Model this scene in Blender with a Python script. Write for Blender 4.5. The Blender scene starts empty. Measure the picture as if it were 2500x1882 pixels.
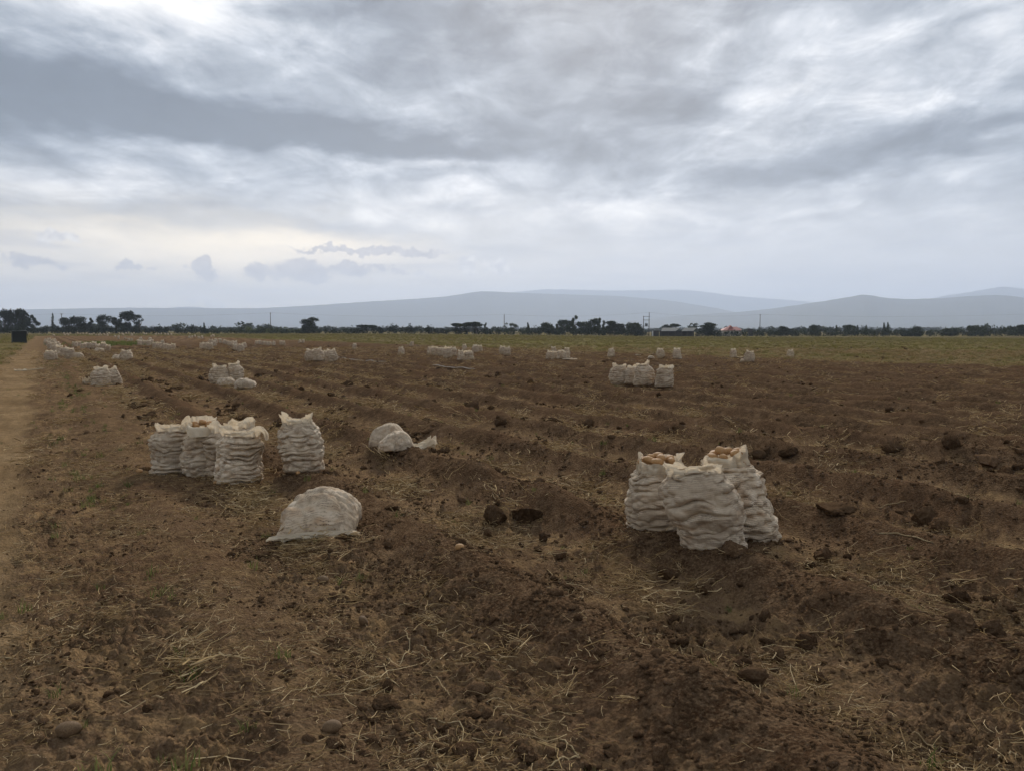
import bpy, math, random
import numpy as np
from mathutils import Vector, Matrix, Euler

scene = bpy.context.scene
COL = scene.collection
R = math.radians

# ------------------------------------------------------------------ camera
CAM_H = 1.65
F = 1925.0                      # focal length in pixels of the 2500 px wide photograph
PITCH = math.atan(135.0 / F)
cam_data = bpy.data.cameras.new('camera')
cam_data.sensor_width = 36.0
cam_data.lens = 36.0 * F / 2500.0
cam_data.clip_start = 0.05
cam_data.clip_end = 60000.0
cam = bpy.data.objects.new('camera', cam_data)
COL.objects.link(cam)
cam.location = (0, 0, CAM_H)
cam.rotation_euler = (math.pi / 2 - PITCH, 0, 0)
scene.camera = cam

scene.view_settings.view_transform = 'Standard'
scene.view_settings.look = 'None'
scene.view_settings.gamma = 1.0
scene.view_settings.exposure = 1.12
scene.view_settings.use_curve_mapping = False
scene.render.engine = 'CYCLES'
scene.cycles.use_denoising = True
scene.cycles.max_bounces = 8
scene.cycles.diffuse_bounces = 2
scene.cycles.adaptive_threshold = 0.03
scene.cycles.volume_bounces = 3
scene.cycles.transparent_max_bounces = 8

# ------------------------------------------------------------------ sun and sky
SUN_AZ, SUN_EL = R(6), R(30)      # behind the cloud deck, ahead and to the left
sun_data = bpy.data.lights.new('sun', 'SUN')
sun_data.energy = 1.5
sun_data.angle = R(10)
sun_data.color = (1.0, 0.95, 0.88)
sun = bpy.data.objects.new('sun', sun_data)
COL.objects.link(sun)
sdir = Vector((math.sin(SUN_AZ) * math.cos(SUN_EL), math.cos(SUN_AZ) * math.cos(SUN_EL), math.sin(SUN_EL)))
sun.rotation_euler = (-sdir).to_track_quat('-Z', 'Y').to_euler()

world = bpy.data.worlds.new('World')
scene.world = world
world.use_nodes = True
WT = world.node_tree
WT.nodes.clear()


class NB:
    """tiny helper for building node graphs"""
    def __init__(self, tree):
        self.t = tree

    def n(self, typ, **kw):
        nd = self.t.nodes.new(typ)
        for k, v in kw.items():
            setattr(nd, k, v)
        return nd

    def put(self, sock, val):
        if hasattr(val, 'is_output'):
            self.t.links.new(val, sock)
        else:
            sock.default_value = val

    def math(self, op, a, b=0.0, c=0.0, clamp=False):
        nd = self.n('ShaderNodeMath', operation=op, use_clamp=clamp)
        self.put(nd.inputs[0], a)
        self.put(nd.inputs[1], b)
        if op in ('MULTIPLY_ADD',):
            self.put(nd.inputs[2], c)
        return nd.outputs[0]

    def vmath(self, op, a, b=(0, 0, 0), scale=None):
        nd = self.n('ShaderNodeVectorMath', operation=op)
        self.put(nd.inputs[0], a)
        if op != 'SCALE':
            self.put(nd.inputs[1], b)
        else:
            self.put(nd.inputs['Scale'], scale)
        return nd.outputs['Value'] if op in ('LENGTH', 'DOT_PRODUCT', 'DISTANCE') else nd.outputs[0]

    def comb(self, x, y, z=0.0):
        nd = self.n('ShaderNodeCombineXYZ')
        for s, v in zip(nd.inputs, (x, y, z)):
            self.put(s, v)
        return nd.outputs[0]

    def sep(self, v):
        nd = self.n('ShaderNodeSeparateXYZ')
        self.put(nd.inputs[0], v)
        return nd.outputs

    def noise(self, vec, scale=1.0, detail=4.0, rough=0.5, dist=0.0, color=False):
        nd = self.n('ShaderNodeTexNoise')
        if vec is not None:
            self.put(nd.inputs['Vector'], vec)
        nd.inputs['Scale'].default_value = scale
        nd.inputs['Detail'].default_value = detail
        nd.inputs['Roughness'].default_value = rough
        nd.inputs['Distortion'].default_value = dist
        return nd.outputs['Color'] if color else nd.outputs[0]

    def voro(self, vec, scale=1.0, feature='F1'):
        nd = self.n('ShaderNodeTexVoronoi', feature=feature)
        if vec is not None:
            self.put(nd.inputs['Vector'], vec)
        nd.inputs['Scale'].default_value = scale
        return nd.outputs['Distance']

    def rng(self, v, a, b, c=0.0, d=1.0, smooth=False):
        nd = self.n('ShaderNodeMapRange', clamp=True)
        nd.interpolation_type = 'SMOOTHSTEP' if smooth else 'LINEAR'
        self.put(nd.inputs['Value'], v)
        for k, x in (('From Min', a), ('From Max', b), ('To Min', c), ('To Max', d)):
            self.put(nd.inputs[k], x)
        return nd.outputs[0]

    def mix(self, fac, a, b, blend='MIX'):
        nd = self.n('ShaderNodeMix', data_type='RGBA', blend_type=blend)
        self.put(nd.inputs[0], fac)
        for s, v in ((nd.inputs[6], a), (nd.inputs[7], b)):
            if isinstance(v, (tuple, list)) and len(v) == 3:
                v = (*v, 1.0)
            self.put(s, v)
        return nd.outputs[2]

    def ramp(self, fac, stops, interp='LINEAR'):
        nd = self.n('ShaderNodeValToRGB')
        cr = nd.color_ramp
        cr.interpolation = interp
        while len(cr.elements) < len(stops):
            cr.elements.new(0.5)
        for e, (p, c) in zip(cr.elements, stops):
            e.position = p
            e.color = (*c, 1.0)
        self.put(nd.inputs[0], fac)
        return nd.outputs[0]


def build_sky():
    b = NB(WT)
    out = b.n('ShaderNodeOutputWorld')
    bg = b.n('ShaderNodeBackground')
    bg.inputs['Strength'].default_value = 0.0555
    WT.links.new(bg.outputs[0], out.inputs[0])
    sky = b.n('ShaderNodeTexSky', sky_type='NISHITA')
    sky.sun_disc = False
    sky.sun_elevation = SUN_EL
    sky.sun_rotation = SUN_AZ
    sky.dust_density = 2.0
    tc = b.n('ShaderNodeTexCoord')
    d = tc.outputs['Generated']
    x, y, z = b.sep(d)
    az = b.math('ARCTAN2', x, y)
    el = b.math('ARCSINE', z)
    zc = b.math('ADD', b.math('MAXIMUM', z, 0.0), 0.10)
    # cloud deck plane; rolls run towards the far left
    P = b.comb(b.math('DIVIDE', x, zc), b.math('DIVIDE', y, zc), 0.0)
    mp = b.n('ShaderNodeMapping')
    mp.inputs['Rotation'].default_value = (0, 0, R(-66))
    mp.inputs['Scale'].default_value = (1.0, 0.50, 1.0)
    WT.links.new(P, mp.inputs['Vector'])
    P2 = mp.outputs[0]
    n_big = b.noise(P2, 0.55, 5, 0.55, 0.5)
    n_mid = b.noise(P2, 1.7, 5, 0.6, 0.7)
    n_fine = b.noise(P2, 4.4, 6, 0.66, 0.5)
    # warped angular coordinates for the large banks
    A0 = b.comb(az, el, 0.0)
    wv = b.noise(b.comb(b.math('MULTIPLY', az, 1.0), b.math('MULTIPLY', el, 3.0), 0.0), 4.5, 6, 0.6, 0.0, color=True)
    wv = b.vmath('MULTIPLY', b.vmath('SUBTRACT', wv, (0.5, 0.5, 0.5)), (0.40, 0.11, 0.0))
    A = b.vmath('ADD', A0, wv)
    wv2 = b.noise(A0, 42.0, 5, 0.62, 0.0, color=True)
    wv2 = b.vmath('MULTIPLY', b.vmath('SUBTRACT', wv2, (0.5, 0.5, 0.5)), (0.055, 0.040, 0.0))
    A2 = b.vmath('ADD', A0, wv2)

    def ae(px, py):
        a = math.atan((px - 1250) / F)
        return a, math.atan((806 - py) / F * math.cos(a))

    def blob(vec, px, py, rx, ry, tilt=0.0):
        a, e = ae(px, py)
        m = b.n('ShaderNodeMapping', vector_type='TEXTURE')
        WT.links.new(vec, m.inputs['Vector'])
        m.inputs['Location'].default_value = (a, e, 0)
        m.inputs['Rotation'].default_value = (0, 0, R(tilt))
        m.inputs['Scale'].default_value = (rx / F, ry / F, 1)
        return b.rng(b.vmath('LENGTH', m.outputs[0]), 0.0, 1.0, 1.0, 0.0, smooth=True)

    f = b.math('ADD', 0.55, 0.0)
    f = b.math('MULTIPLY_ADD', b.math('SUBTRACT', n_big, 0.5), 0.55, f)
    f = b.math('MULTIPLY_ADD', b.math('SUBTRACT', n_mid, 0.5), 0.62, f)
    f = b.math('MULTIPLY_ADD', b.math('SUBTRACT', n_fine, 0.5), 0.40, f)
    n_puff = b.noise(b.comb(b.math('MULTIPLY', az, 1.0), b.math('MULTIPLY', el, 2.6), 0.0), 9.0, 6, 0.62, 0.6)
    f = b.math('MULTIPLY_ADD', b.math('SUBTRACT', n_puff, 0.5), 0.55, f)
    banks = [
        (300, -80, 700, 260, 0, 0.26), (330, 0, 420, 110, 0, 0.15),
        (60, 225, 1100, 150, -2, -0.32), (520, 295, 950, 105, -3, -0.22),
        (1000, 345, 800, 60, -1, -0.26), (1000, 120, 620, 180, 0, -0.10),
        (1640, 0, 380, 110, 4, -0.22), (1500, 210, 480, 190, 0, -0.10),
        (1620, 290, 460, 42, 0, -0.20), (1820, 420, 640, 60, 5, -0.26), (2200, 350, 620, 70, 5, -0.14),
        (2050, 160, 560, 220, 5, 0.07), (1100, 140, 260, 60, 10, 0.16),
        (100, 430, 420, 60, 0, 0.20), (430, 350, 460, 45, 0, 0.16), (950, 395, 420, 45, 2, 0.22),
        (1250, 500, 900, 90, 2, 0.22), (1750, 500, 520, 45, 5, 0.10),
        (300, 545, 650, 75, 0, -0.16), (820, 604, 620, 40, 0, -0.16),
        (1720, 540, 900, 60, 0, 0.04)]
    for (px, py, rx, ry, tl, k) in banks:
        f = b.math('MULTIPLY_ADD', blob(A, px, py, rx, ry, tl), k, f)
    f = b.math('MULTIPLY_ADD', b.math('SUBTRACT', f, 0.56), 1.4, 0.50)
    cloud = b.ramp(f, [(0.0, (0.120, 0.145, 0.180)), (0.22, (0.200, 0.233, 0.282)), (0.45, (0.355, 0.395, 0.450)),
                       (0.62, (0.53, 0.565, 0.615)), (0.80, (0.78, 0.79, 0.81)), (1.0, (1.02, 1.01, 0.98))])
    cloud = b.vmath('SCALE', cloud, scale=b.math('MULTIPLY_ADD', b.math('ADD', n_fine, n_puff), 0.45, 0.55))
    # pale air near the horizon, creamier under the sun
    warm = b.rng(az, R(-40), R(22), 1.0, 0.0, smooth=True)
    low = b.mix(warm, (0.62, 0.625, 0.65), (1.02, 0.90, 0.72))
    # broken light under the deck, so the pale air is not flat
    low_n = b.noise(b.comb(b.math('MULTIPLY', az, 3.0), b.math('MULTIPLY', el, 26.0), 0.0), 2.2, 6, 0.55, 0.4)
    low = b.mix(b.rng(low_n, 0.35, 0.75, 0.0, 0.55), low, b.mix(warm, (0.74, 0.745, 0.75), (1.38, 1.20, 0.92)))
    low = b.mix(b.rng(low_n, 0.50, 0.25, 0.0, 0.5), low, b.mix(warm, (0.48, 0.52, 0.59), (0.46, 0.46, 0.50)))
    h = b.rng(b.math('MULTIPLY_ADD', b.math('SUBTRACT', n_mid, 0.5), 0.08, el), R(3.0), R(11.0), 0.0, 1.0, smooth=True)
    col = b.mix(h, low, cloud)
    glow = blob(A, 620, 620, 620, 70)
    col = b.mix(b.math('MULTIPLY', glow, 0.6), col, (1.75, 1.46, 1.02))
    # small separate cumulus low in the sky
    puffs = [(640, 660, 46, 30, 0), (740, 664, 95, 40, 0), (770, 676, 40, 26, 0), (860, 658, 75, 22, 0),
             (500, 658, 38, 26, 0), (318, 654, 30, 14, 0), (352, 658, 20, 11, 0), (95, 645, 60, 20, 0), (900, 614, 260, 13, 0),
             (930, 655, 30, 13, 0), (975, 664, 26, 11, 0)]
    pm = None
    for (px, py, rx, ry, tl) in puffs:
        m = blob(A2, px, py, rx * 1.2, ry * 1.15, tl)
        pm = m if pm is None else b.math('MAXIMUM', pm, m)
    pm = b.rng(pm, 0.20, 0.55, 0.0, 0.72, smooth=True)
    col = b.mix(pm, col, b.mix(b.rng(b.noise(A0, 60.0, 4, 0.6), 0.35, 0.65), (0.30, 0.30, 0.36), (0.52, 0.50, 0.53)))
    bm = None
    for (px, py, rx, ry, tl) in [(1216, 648, 34, 20, 0), (1143, 648, 30, 22, 0), (1036, 664, 30, 11, 0), (155, 586, 46, 13, 0), (510, 740, 60, 12, 0)]:
        m = blob(A2, px, py, rx * 1.5, ry * 1.5, tl)
        bm = m if bm is None else b.math('MAXIMUM', bm, m)
    e_n = b.noise(A0, 90.0, 3, 0.5)
    col = b.mix(b.rng(bm, 0.15, 0.6, 0.0, 0.6, smooth=True), col, b.mix(b.rng(e_n, 0.4, 0.62), (0.52, 0.52, 0.57), (1.1, 1.07, 1.02)))
    # below the horizon: dull ground tone, hidden by the land
    col10 = b.vmath('SCALE', col, scale=10.0)
    fin = b.mix(0.94, sky.outputs[0], col10)
    WT.links.new(fin, bg.inputs['Color'])
    world.cycles.sampling_method = 'MANUAL'
    world.cycles.sample_map_resolution = 1024


build_sky()

# ------------------------------------------------------------------ numpy noise


def _hash(ix, iy, iz, seed):
    h = (ix.astype(np.int64) * 374761393 + iy.astype(np.int64) * 668265263 + iz.astype(np.int64) * 2147483647 + seed * 974711) & 0xFFFFFFFF
    h = ((h ^ (h >> 13)) * 1274126177) & 0xFFFFFFFF
    h = ((h ^ (h >> 16)) * 2246822519) & 0xFFFFFFFF
    return h ^ (h >> 15)


def pn(x, y, seed=0):
    """2D gradient noise, about -1..1"""
    x = np.asarray(x, dtype=np.float64)
    y = np.asarray(y, dtype=np.float64)
    ix = np.floor(x)
    iy = np.floor(y)
    fx = x - ix
    fy = y - iy
    ix = ix.astype(np.int64)
    iy = iy.astype(np.int64)
    zz = np.zeros_like(ix)

    def g(dx, dy):
        a = (_hash(ix + dx, iy + dy, zz, seed) & 0xFFFF) * (2 * math.pi / 65536)
        return np.cos(a) * (fx - dx) + np.sin(a) * (fy - dy)
    u = fx * fx * fx * (fx * (fx * 6 - 15) + 10)
    v = fy * fy * fy * (fy * (fy * 6 - 15) + 10)
    a = g(0, 0) * (1 - u) + g(1, 0) * u
    c = g(0, 1) * (1 - u) + g(1, 1) * u
    return (a * (1 - v) + c * v) * 1.45


def pn3(p, seed=0):
    """3D value noise, -1..1; p is (n,3)"""
    i = np.floor(p)
    f = p - i
    i = i.astype(np.int64)
    f = f * f * (3 - 2 * f)
    r = 0
    for dx in (0, 1):
        for dy in (0, 1):
            for dz in (0, 1):
                h = (_hash(i[..., 0] + dx, i[..., 1] + dy, i[..., 2] + dz, seed) & 0xFFFF) / 32767.5 - 1
                w = (f[..., 0] if dx else 1 - f[..., 0]) * (f[..., 1] if dy else 1 - f[..., 1]) * (f[..., 2] if dz else 1 - f[..., 2])
                r = r + h * w
    return r


def sst(a, b, x):
    t = np.clip((x - a) / (b - a), 0, 1)
    return t * t * (3 - 2 * t)


# ------------------------------------------------------------------ field layout
ROW_AZ = math.atan((107 - 1250) / F)        # the beds run towards the far left
RD = (math.sin(ROW_AZ), math.cos(ROW_AZ))   # along the rows
RN = (math.cos(ROW_AZ), -math.sin(ROW_AZ))  # across the rows, to the right
T_CROP = 34.0                               # the lifted part of the field ends here
PATH_R = -0.25


def st(x, y):
    return x * RD[0] + y * RD[1], x * RN[0] + y * RN[1]


def row_t(s, t):
    """across-row coordinate with the slight wander of the machine"""
    return t + pn(s / 9.0, t / 4.0, 11) * 0.07 + pn(s / .8, t / .8, 12) * 0.025


def masks(x, y):
    """soil (lifted beds), path, crop (weedy unlifted part and verge)"""
    s, t = st(x, y)
    w = pn(s / 2.3, t / 2.3, 5) * 0.25 + pn(s / .6, t / .6, 6) * 0.12
    wc = pn(s / 6.0, t / 2.5, 7) * 0.9 + pn(s / 1.3, t / 1.0, 8) * 0.5
    crop = sst(T_CROP - .7, T_CROP + 1.0, t + wc)
    crop = np.maximum(crop, sst(230, 262, s + wc * 6))
    left = sst(-1.5, -2.3, t + wc * .35 - sst(26, 10, s) * 0.8)
    crop = np.maximum(crop, left)
    path = sst(PATH_R + .14, PATH_R - .14, t + w * .8) * (1 - left)
    path = path * (1 - sst(60, 95, s) * 0.6)
    return crop, path


def plane_pt(px, py, z):
    a, bb = (px - 1250) / F, (941 - py) / F
    d = (a, math.cos(PITCH) + bb * math.sin(PITCH), -math.sin(PITCH) + bb * math.cos(PITCH))
    k = (z - CAM_H) / d[2]
    return d[0] * k, d[1] * k


# ground trampled level where sacks were stood up and filled: (pixel, radius, level)
LEVEL = [(*plane_pt(px, py, z), r, z) for px, py, r, z in (
    (1600, 1286, .42, .09), (1745, 1318, .42, .09), (1835, 1304, .42, .09), (420, 1146, .42, .03), (500, 1150, .45, .03), (575, 1166, .48, .03), (740, 1140, .40, .04),
    (805, 1290, .72, .03), (965, 1085, .45, .10))]


def H(x, y, fine=True):
    x = np.asarray(x, dtype=np.float64)
    y = np.asarray(y, dtype=np.float64)
    s, t = st(x, y)
    r = np.sqrt(x * x + y * y)
    az = np.arctan2(x, np.maximum(y, 0.01))
    crop, path = masks(x, y)
    soil = (1 - crop) * (1 - path)
    ph = (row_t(s, t) - 2.4) / 1.5
    k = np.round(ph)
    d = (ph - k) * 1.5
    amp = 0.225 + 0.07 * pn(s / 1.1 + k * 7.3, k * 3.1, 13) + 0.045 * pn(s / .45 + k * 3.3, k * 1.7, 14)
    amp = amp * np.where(k < -.5, 0.35, 1.0) * np.where(k < .5, 0.85, 1.0) * np.where(k < -1.5, 0.0, 1.0)
    ridge = np.exp(-np.abs(d / 0.29) ** 1.7) * amp
    near = np.exp(-(r / 120.0) ** 2)
    h = soil * near * (ridge - 0.02)
    h = h + pn(x / 9, y / 9, 15) * 0.05 * sst(4, 20, r)
    h = h + soil * pn(x / .8, y / .8, 16) * 0.032 * near
    h = h - path * 0.05
    for lx, ly, lr, lz in LEVEL:
        g = np.exp(-(((x - lx) ** 2 + (y - ly) ** 2) / lr ** 2) ** 1.5)
        h = h * (1 - g) + lz * g
    h = h + crop * pn(s / 3, t / 1.0, 17) * 0.03
    # the land falls a little towards the far right
    h = h - 1.2 * sst(60, 350, r) * sst(-.25, .30, az)
    if fine:
        rough = soil * (0.45 + 0.55 * sst(-.25, .45, pn(x / .9, y / .9, 18))) + path * 0.34 + crop * 0.4
        lane = 1 - 0.72 * np.exp(-(d / 0.30) ** 2)
        for sc, am, sd in ((.30, .055, 20), (.145, .062, 21), (.075, .052, 22), (.038, .032, 23), (.019, .016, 24)):
            fade = np.clip(1.6 - r * .0016 / sc * 1.2, 0, 1)
            n = pn(x / sc, y / sc, sd)
            n2 = 0.32 - np.abs(n)                 # crumbs: round tops, sharp gaps
            bump = (np.abs(n) - 0.25) if sd != 20 else n * .7
            h = h + rough * lane * am * fade * (bump * 1.1 + 0.35 * n2 * pn(x / .5, y / .5, sd + 40))
        h = h + path * (0.02 * pn(s / .9, t / .16, 30) + 0.025 * pn(s / 1.5, t / .5, 32))
    return h


CP, SP = math.cos(PITCH), math.sin(PITCH)


def ray(px, py):
    a = (px - 1250) / F
    bb = (941 - py) / F
    return np.array((a, CP + bb * SP, -SP + bb * CP))


def at(px, py):
    """where the sight line through a pixel of the photograph meets the land"""
    d = ray(px, py)
    u = np.concatenate([np.linspace(1.5, 60, 3000), np.linspace(60, 700, 2000)])
    zz = CAM_H + d[2] * u - H(d[0] * u, d[1] * u, fine=False)
    i = np.argmax(zz < 0) if (zz < 0).any() else len(u) - 1
    return float(d[0] * u[i]), float(d[1] * u[i])


def far(px, py, depth):
    d = ray(px, py)
    k = depth / d[1]
    return float(d[0] * k), depth, float(CAM_H + d[2] * k)


def hz(x, y):
    return float(H(np.array([x]), np.array([y]), fine=False)[0])


# ------------------------------------------------------------------ mesh helpers


def mesh_np(name, verts, faces, smooth=True):
    """verts (n,3), faces list of equal length tuples as array (m,k)"""
    me = bpy.data.meshes.new(name)
    verts = np.asarray(verts, dtype=np.float32)
    faces = np.asarray(faces, dtype=np.int32)
    me.vertices.add(len(verts))
    me.vertices.foreach_set('co', verts.ravel())
    m, k = faces.shape
    me.loops.add(m * k)
    me.loops.foreach_set('vertex_index', faces.ravel())
    me.polygons.add(m)
    me.polygons.foreach_set('loop_start', np.arange(m, dtype=np.int32) * k)
    me.polygons.foreach_set('loop_total', np.full(m, k, dtype=np.int32))
    me.update(calc_edges=True)
    me.polygons.foreach_set('use_smooth', np.full(m, smooth, dtype=bool))
    return me


def obj(name, me, mat=None, parent=None, loc=None, rot=None, link=True):
    o = bpy.data.objects.new(name, me)
    if link:
        COL.objects.link(o)
    if mat is not None and me is not None and not me.materials:
        me.materials.append(mat)
    if parent is not None:
        o.parent = parent
    if loc is not None:
        o.location = loc
    if rot is not None:
        o.rotation_euler = rot
    return o


def tag(o, label=None, cat=None, group=None, kind=None):
    if label:
        o['label'] = label
    if cat:
        o['category'] = cat
    if group:
        o['group'] = group
    if kind:
        o['kind'] = kind
    return o


def empty(name, loc, rz=0.0):
    o = bpy.data.objects.new(name, None)
    o.empty_display_size = 0.2
    COL.objects.link(o)
    o.location = loc
    o.rotation_euler = (0, 0, rz)
    return o


class MB:
    """collects boxes and tubes into one mesh"""
    def __init__(self):
        self.v = []
        self.f = []

    def add(self, v, f):
        n = len(self.v)
        self.v += [tuple(p) for p in v]
        self.f += [tuple(i + n for i in q) for q in f]
        return self

    def box(self, c, s, rz=0.0, taper=1.0):
        x, y, z = s[0] / 2, s[1] / 2, s[2] / 2
        vs = []
        for dz, k in ((-z, 1.0), (z, taper)):
            for dx, dy in ((-x, -y), (x, -y), (x, y), (-x, y)):
                X, Y = dx * k, dy * k
                vs.append((c[0] + X * math.cos(rz) - Y * math.sin(rz), c[1] + X * math.sin(rz) + Y * math.cos(rz), c[2] + dz))
        return self.add(vs, [(0, 3, 2, 1), (4, 5, 6, 7), (0, 1, 5, 4), (1, 2, 6, 5), (2, 3, 7, 6), (3, 0, 4, 7)])

    def hexa(self, p):
        return self.add(p, [(0, 3, 2, 1), (4, 5, 6, 7), (0, 1, 5, 4), (1, 2, 6, 5), (2, 3, 7, 6), (3, 0, 4, 7)])

    def tube(self, pts, rad, n=6):
        pts = [Vector(p) for p in pts]
        if not hasattr(rad, '__len__'):
            rad = [rad] * len(pts)
        rings = []
        for i, p in enumerate(pts):
            t = (pts[min(i + 1, len(pts) - 1)] - pts[max(i - 1, 0)])
            t = t.normalized() if t.length > 1e-9 else Vector((0, 0, 1))
            up = Vector((0, 0, 1)) if abs(t.z) < .9 else Vector((1, 0, 0))
            a = t.cross(up).normalized()
            c = t.cross(a)
            rings.append([p + (a * math.cos(k * 2 * math.pi / n) + c * math.sin(k * 2 * math.pi / n)) * rad[i] for k in range(n)])
        v = [q for rg in rings for q in rg]
        f = []
        for i in range(len(pts) - 1):
            for k in range(n):
                k2 = (k + 1) % n
                f.append((i * n + k, i * n + k2, (i + 1) * n + k2, (i + 1) * n + k))
        v.append(pts[0])
        v.append(pts[-1])
        c0, c1 = len(v) - 2, len(v) - 1
        for k in range(n):
            k2 = (k + 1) % n
            f.append((c0, k2, k))
            f.append((c1, (len(pts) - 1) * n + k, (len(pts) - 1) * n + k2))
        return self.add(v, f)

    def build(self, name, mat, parent=None, loc=None, rot=None, smooth=False, link=True):
        me = bpy.data.meshes.new(name)
        me.from_pydata([tuple(v) for v in self.v], [], self.f)
        me.update()
        if smooth:
            me.polygons.foreach_set('use_smooth', np.full(len(me.polygons), True))
        return obj(name, me, mat, parent, loc, rot, link)


def new_mat(name):
    m = bpy.data.materials.new(name)
    m.use_nodes = True
    m.node_tree.nodes.clear()
    b = NB(m.node_tree)
    out = b.n('ShaderNodeOutputMaterial')
    p = b.n('ShaderNodeBsdfPrincipled')
    p.inputs['Roughness'].default_value = 0.9
    p.inputs['Specular IOR Level'].default_value = 0.02
    m.node_tree.links.new(p.outputs[0], out.inputs[0])
    return m, b, p, out


def bump(b, p, height, strength=0.5, dist=0.02, chain=None):
    nd = b.n('ShaderNodeBump')
    nd.inputs['Strength'].default_value = strength
    nd.inputs['Distance'].default_value = dist
    b.put(nd.inputs['Height'], height)
    if chain is not None:
        b.put(nd.inputs['Normal'], chain)
    b.put(p.inputs['Normal'], nd.outputs[0])
    return nd.outputs[0]


# ------------------------------------------------------------------ materials
SOIL_D, SOIL_M, SOIL_L = (0.064, 0.0365, 0.0195), (0.128, 0.077, 0.0425), (0.25, 0.162, 0.094)


def mat_ground():
    m, b, p, out = new_mat('field_soil')
    geo = b.n('ShaderNodeNewGeometry')
    P = geo.outputs['Position']
    att = b.n('ShaderNodeAttribute', attribute_name='zone')
    crop, path, lane = b.sep(att.outputs['Vector'])
    n1 = b.noise(P, 0.9, 6, 0.6)
    n2 = b.noise(P, 9.0, 8, 0.65)
    n3 = b.noise(P, 60.0, 4, 0.6)
    shaded_ridge = b.mix(b.rng(n1, 0.35, 0.68), (0.046, 0.0250, 0.0135), (0.088, 0.048, 0.0255))  # turned ridge soil, its colour darkened for the shade on ridge sides
    dry = b.mix(b.rng(n1, 0.30, 0.62), (0.070, 0.041, 0.022), (0.165, 0.102, 0.057))
    soil = b.mix(b.rng(lane, 0.05, 0.75, 0.15, 1.0), shaded_ridge, dry)
    soil = b.mix(b.rng(n2, 0.45, 0.78, 0, 0.75), soil, SOIL_L)
    soil = b.mix(b.rng(n3, 0.46, 0.66, 0, 0.6), soil, (0.26, 0.172, 0.098))
    red = b.noise(P, 0.45, 3, 0.5)
    soil = b.mix(b.rng(red, 0.5, 0.72, 0, 0.45), soil, (0.118, 0.062, 0.034))
    # chaff lying in the lanes
    chn = b.noise(P, 4.5, 9, 0.72, 0.6)
    chaff = b.math('MULTIPLY', lane, b.rng(chn, 0.47, 0.62, 0, 0.85))
    soil = b.mix(chaff, soil, (0.32, 0.205, 0.100))
    pth = b.mix(b.rng(n1, 0.3, 0.7), (0.25, 0.160, 0.080), (0.36, 0.245, 0.132))
    pth = b.mix(b.rng(n2, 0.42, 0.7, 0, 0.7), pth, (0.15, 0.095, 0.050))
    pth = b.mix(b.rng(b.noise(P, 0.35, 5, 0.6), 0.45, 0.7, 0, 0.6), pth, (0.15, 0.095, 0.048))
    # unlifted part: weeds, dry haulm and bare soil in streaks along the rows
    mp = b.n('ShaderNodeMapping')
    mp.inputs['Rotation'].default_value = (0, 0, ROW_AZ)
    b.put(mp.inputs['Vector'], P)
    ms = b.n('ShaderNodeMapping')
    ms.inputs['Scale'].default_value = (1.0, 0.10, 1.0)
    b.put(ms.inputs['Vector'], mp.outputs[0])
    c1 = b.noise(ms.outputs[0], 0.16, 5, 0.6)
    c2 = b.noise(P, 1.6, 7, 0.7)
    c3 = b.noise(P, 0.05, 4, 0.6)
    g = b.mix(b.rng(c1, 0.38, 0.62), (0.135, 0.095, 0.050), (0.145, 0.130, 0.046))
    g = b.mix(b.rng(c2, 0.42, 0.68, 0, 0.8), g, (0.26, 0.205, 0.09))
    g = b.mix(b.rng(c3, 0.50, 0.68, 0, 0.75), g, (0.105, 0.066, 0.040))
    col = b.mix(path, soil, pth)
    col = b.mix(crop, col, g)
    b.put(p.inputs['Base Color'], col)
    p.inputs['Roughness'].default_value = 0.95
    p.inputs['Specular IOR Level'].default_value = 0.0
    hb = b.math('ADD', b.math('MULTIPLY', b.noise(P, 34.0, 8, 0.68), 1.0), b.math('MULTIPLY', b.voro(P, 55.0), 0.5))
    bump(b, p, hb, 1.0, 0.030)
    return m


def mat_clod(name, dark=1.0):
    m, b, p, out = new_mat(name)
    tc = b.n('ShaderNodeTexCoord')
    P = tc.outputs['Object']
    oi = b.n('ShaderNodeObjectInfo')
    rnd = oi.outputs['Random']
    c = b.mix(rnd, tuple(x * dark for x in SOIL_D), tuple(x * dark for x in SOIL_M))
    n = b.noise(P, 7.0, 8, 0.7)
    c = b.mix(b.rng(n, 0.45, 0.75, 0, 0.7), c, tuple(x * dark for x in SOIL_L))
    b.put(p.inputs['Base Color'], c)
    p.inputs['Roughness'].default_value = 0.95
    p.inputs['Specular IOR Level'].default_value = 0.0
    bump(b, p, b.math('ADD', b.noise(P, 4.0, 7, 0.7), b.math('MULTIPLY', b.voro(P, 6.0), .5)), 0.8, 0.012)
    return m


def mat_plant(name, cols, transl=0.25, var=1.0):
    """thin plant matter; colour differs from piece to piece"""
    m, b, p, out = new_mat(name)
    oi = b.n('ShaderNodeObjectInfo')
    geo = b.n('ShaderNodeNewGeometry')
    k = b.math('FRACT', b.math('ADD', oi.outputs['Random'], b.math('MULTIPLY', geo.outputs['Random Per Island'], 0.6 * var)))
    c = b.ramp(k, [(i / max(1, len(cols) - 1), cc) for i, cc in enumerate(cols)])
    b.put(p.inputs['Base Color'], c)
    p.inputs['Roughness'].default_value = 0.8
    tr = b.n('ShaderNodeBsdfTranslucent')
    b.put(tr.inputs[0], c)
    mx = b.n('ShaderNodeMixShader')
    mx.inputs[0].default_value = transl
    b.t.links.new(p.outputs[0], mx.inputs[1])
    b.t.links.new(tr.outputs[0], mx.inputs[2])
    b.t.links.new(mx.outputs[0], out.inputs[0])
    return m


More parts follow.
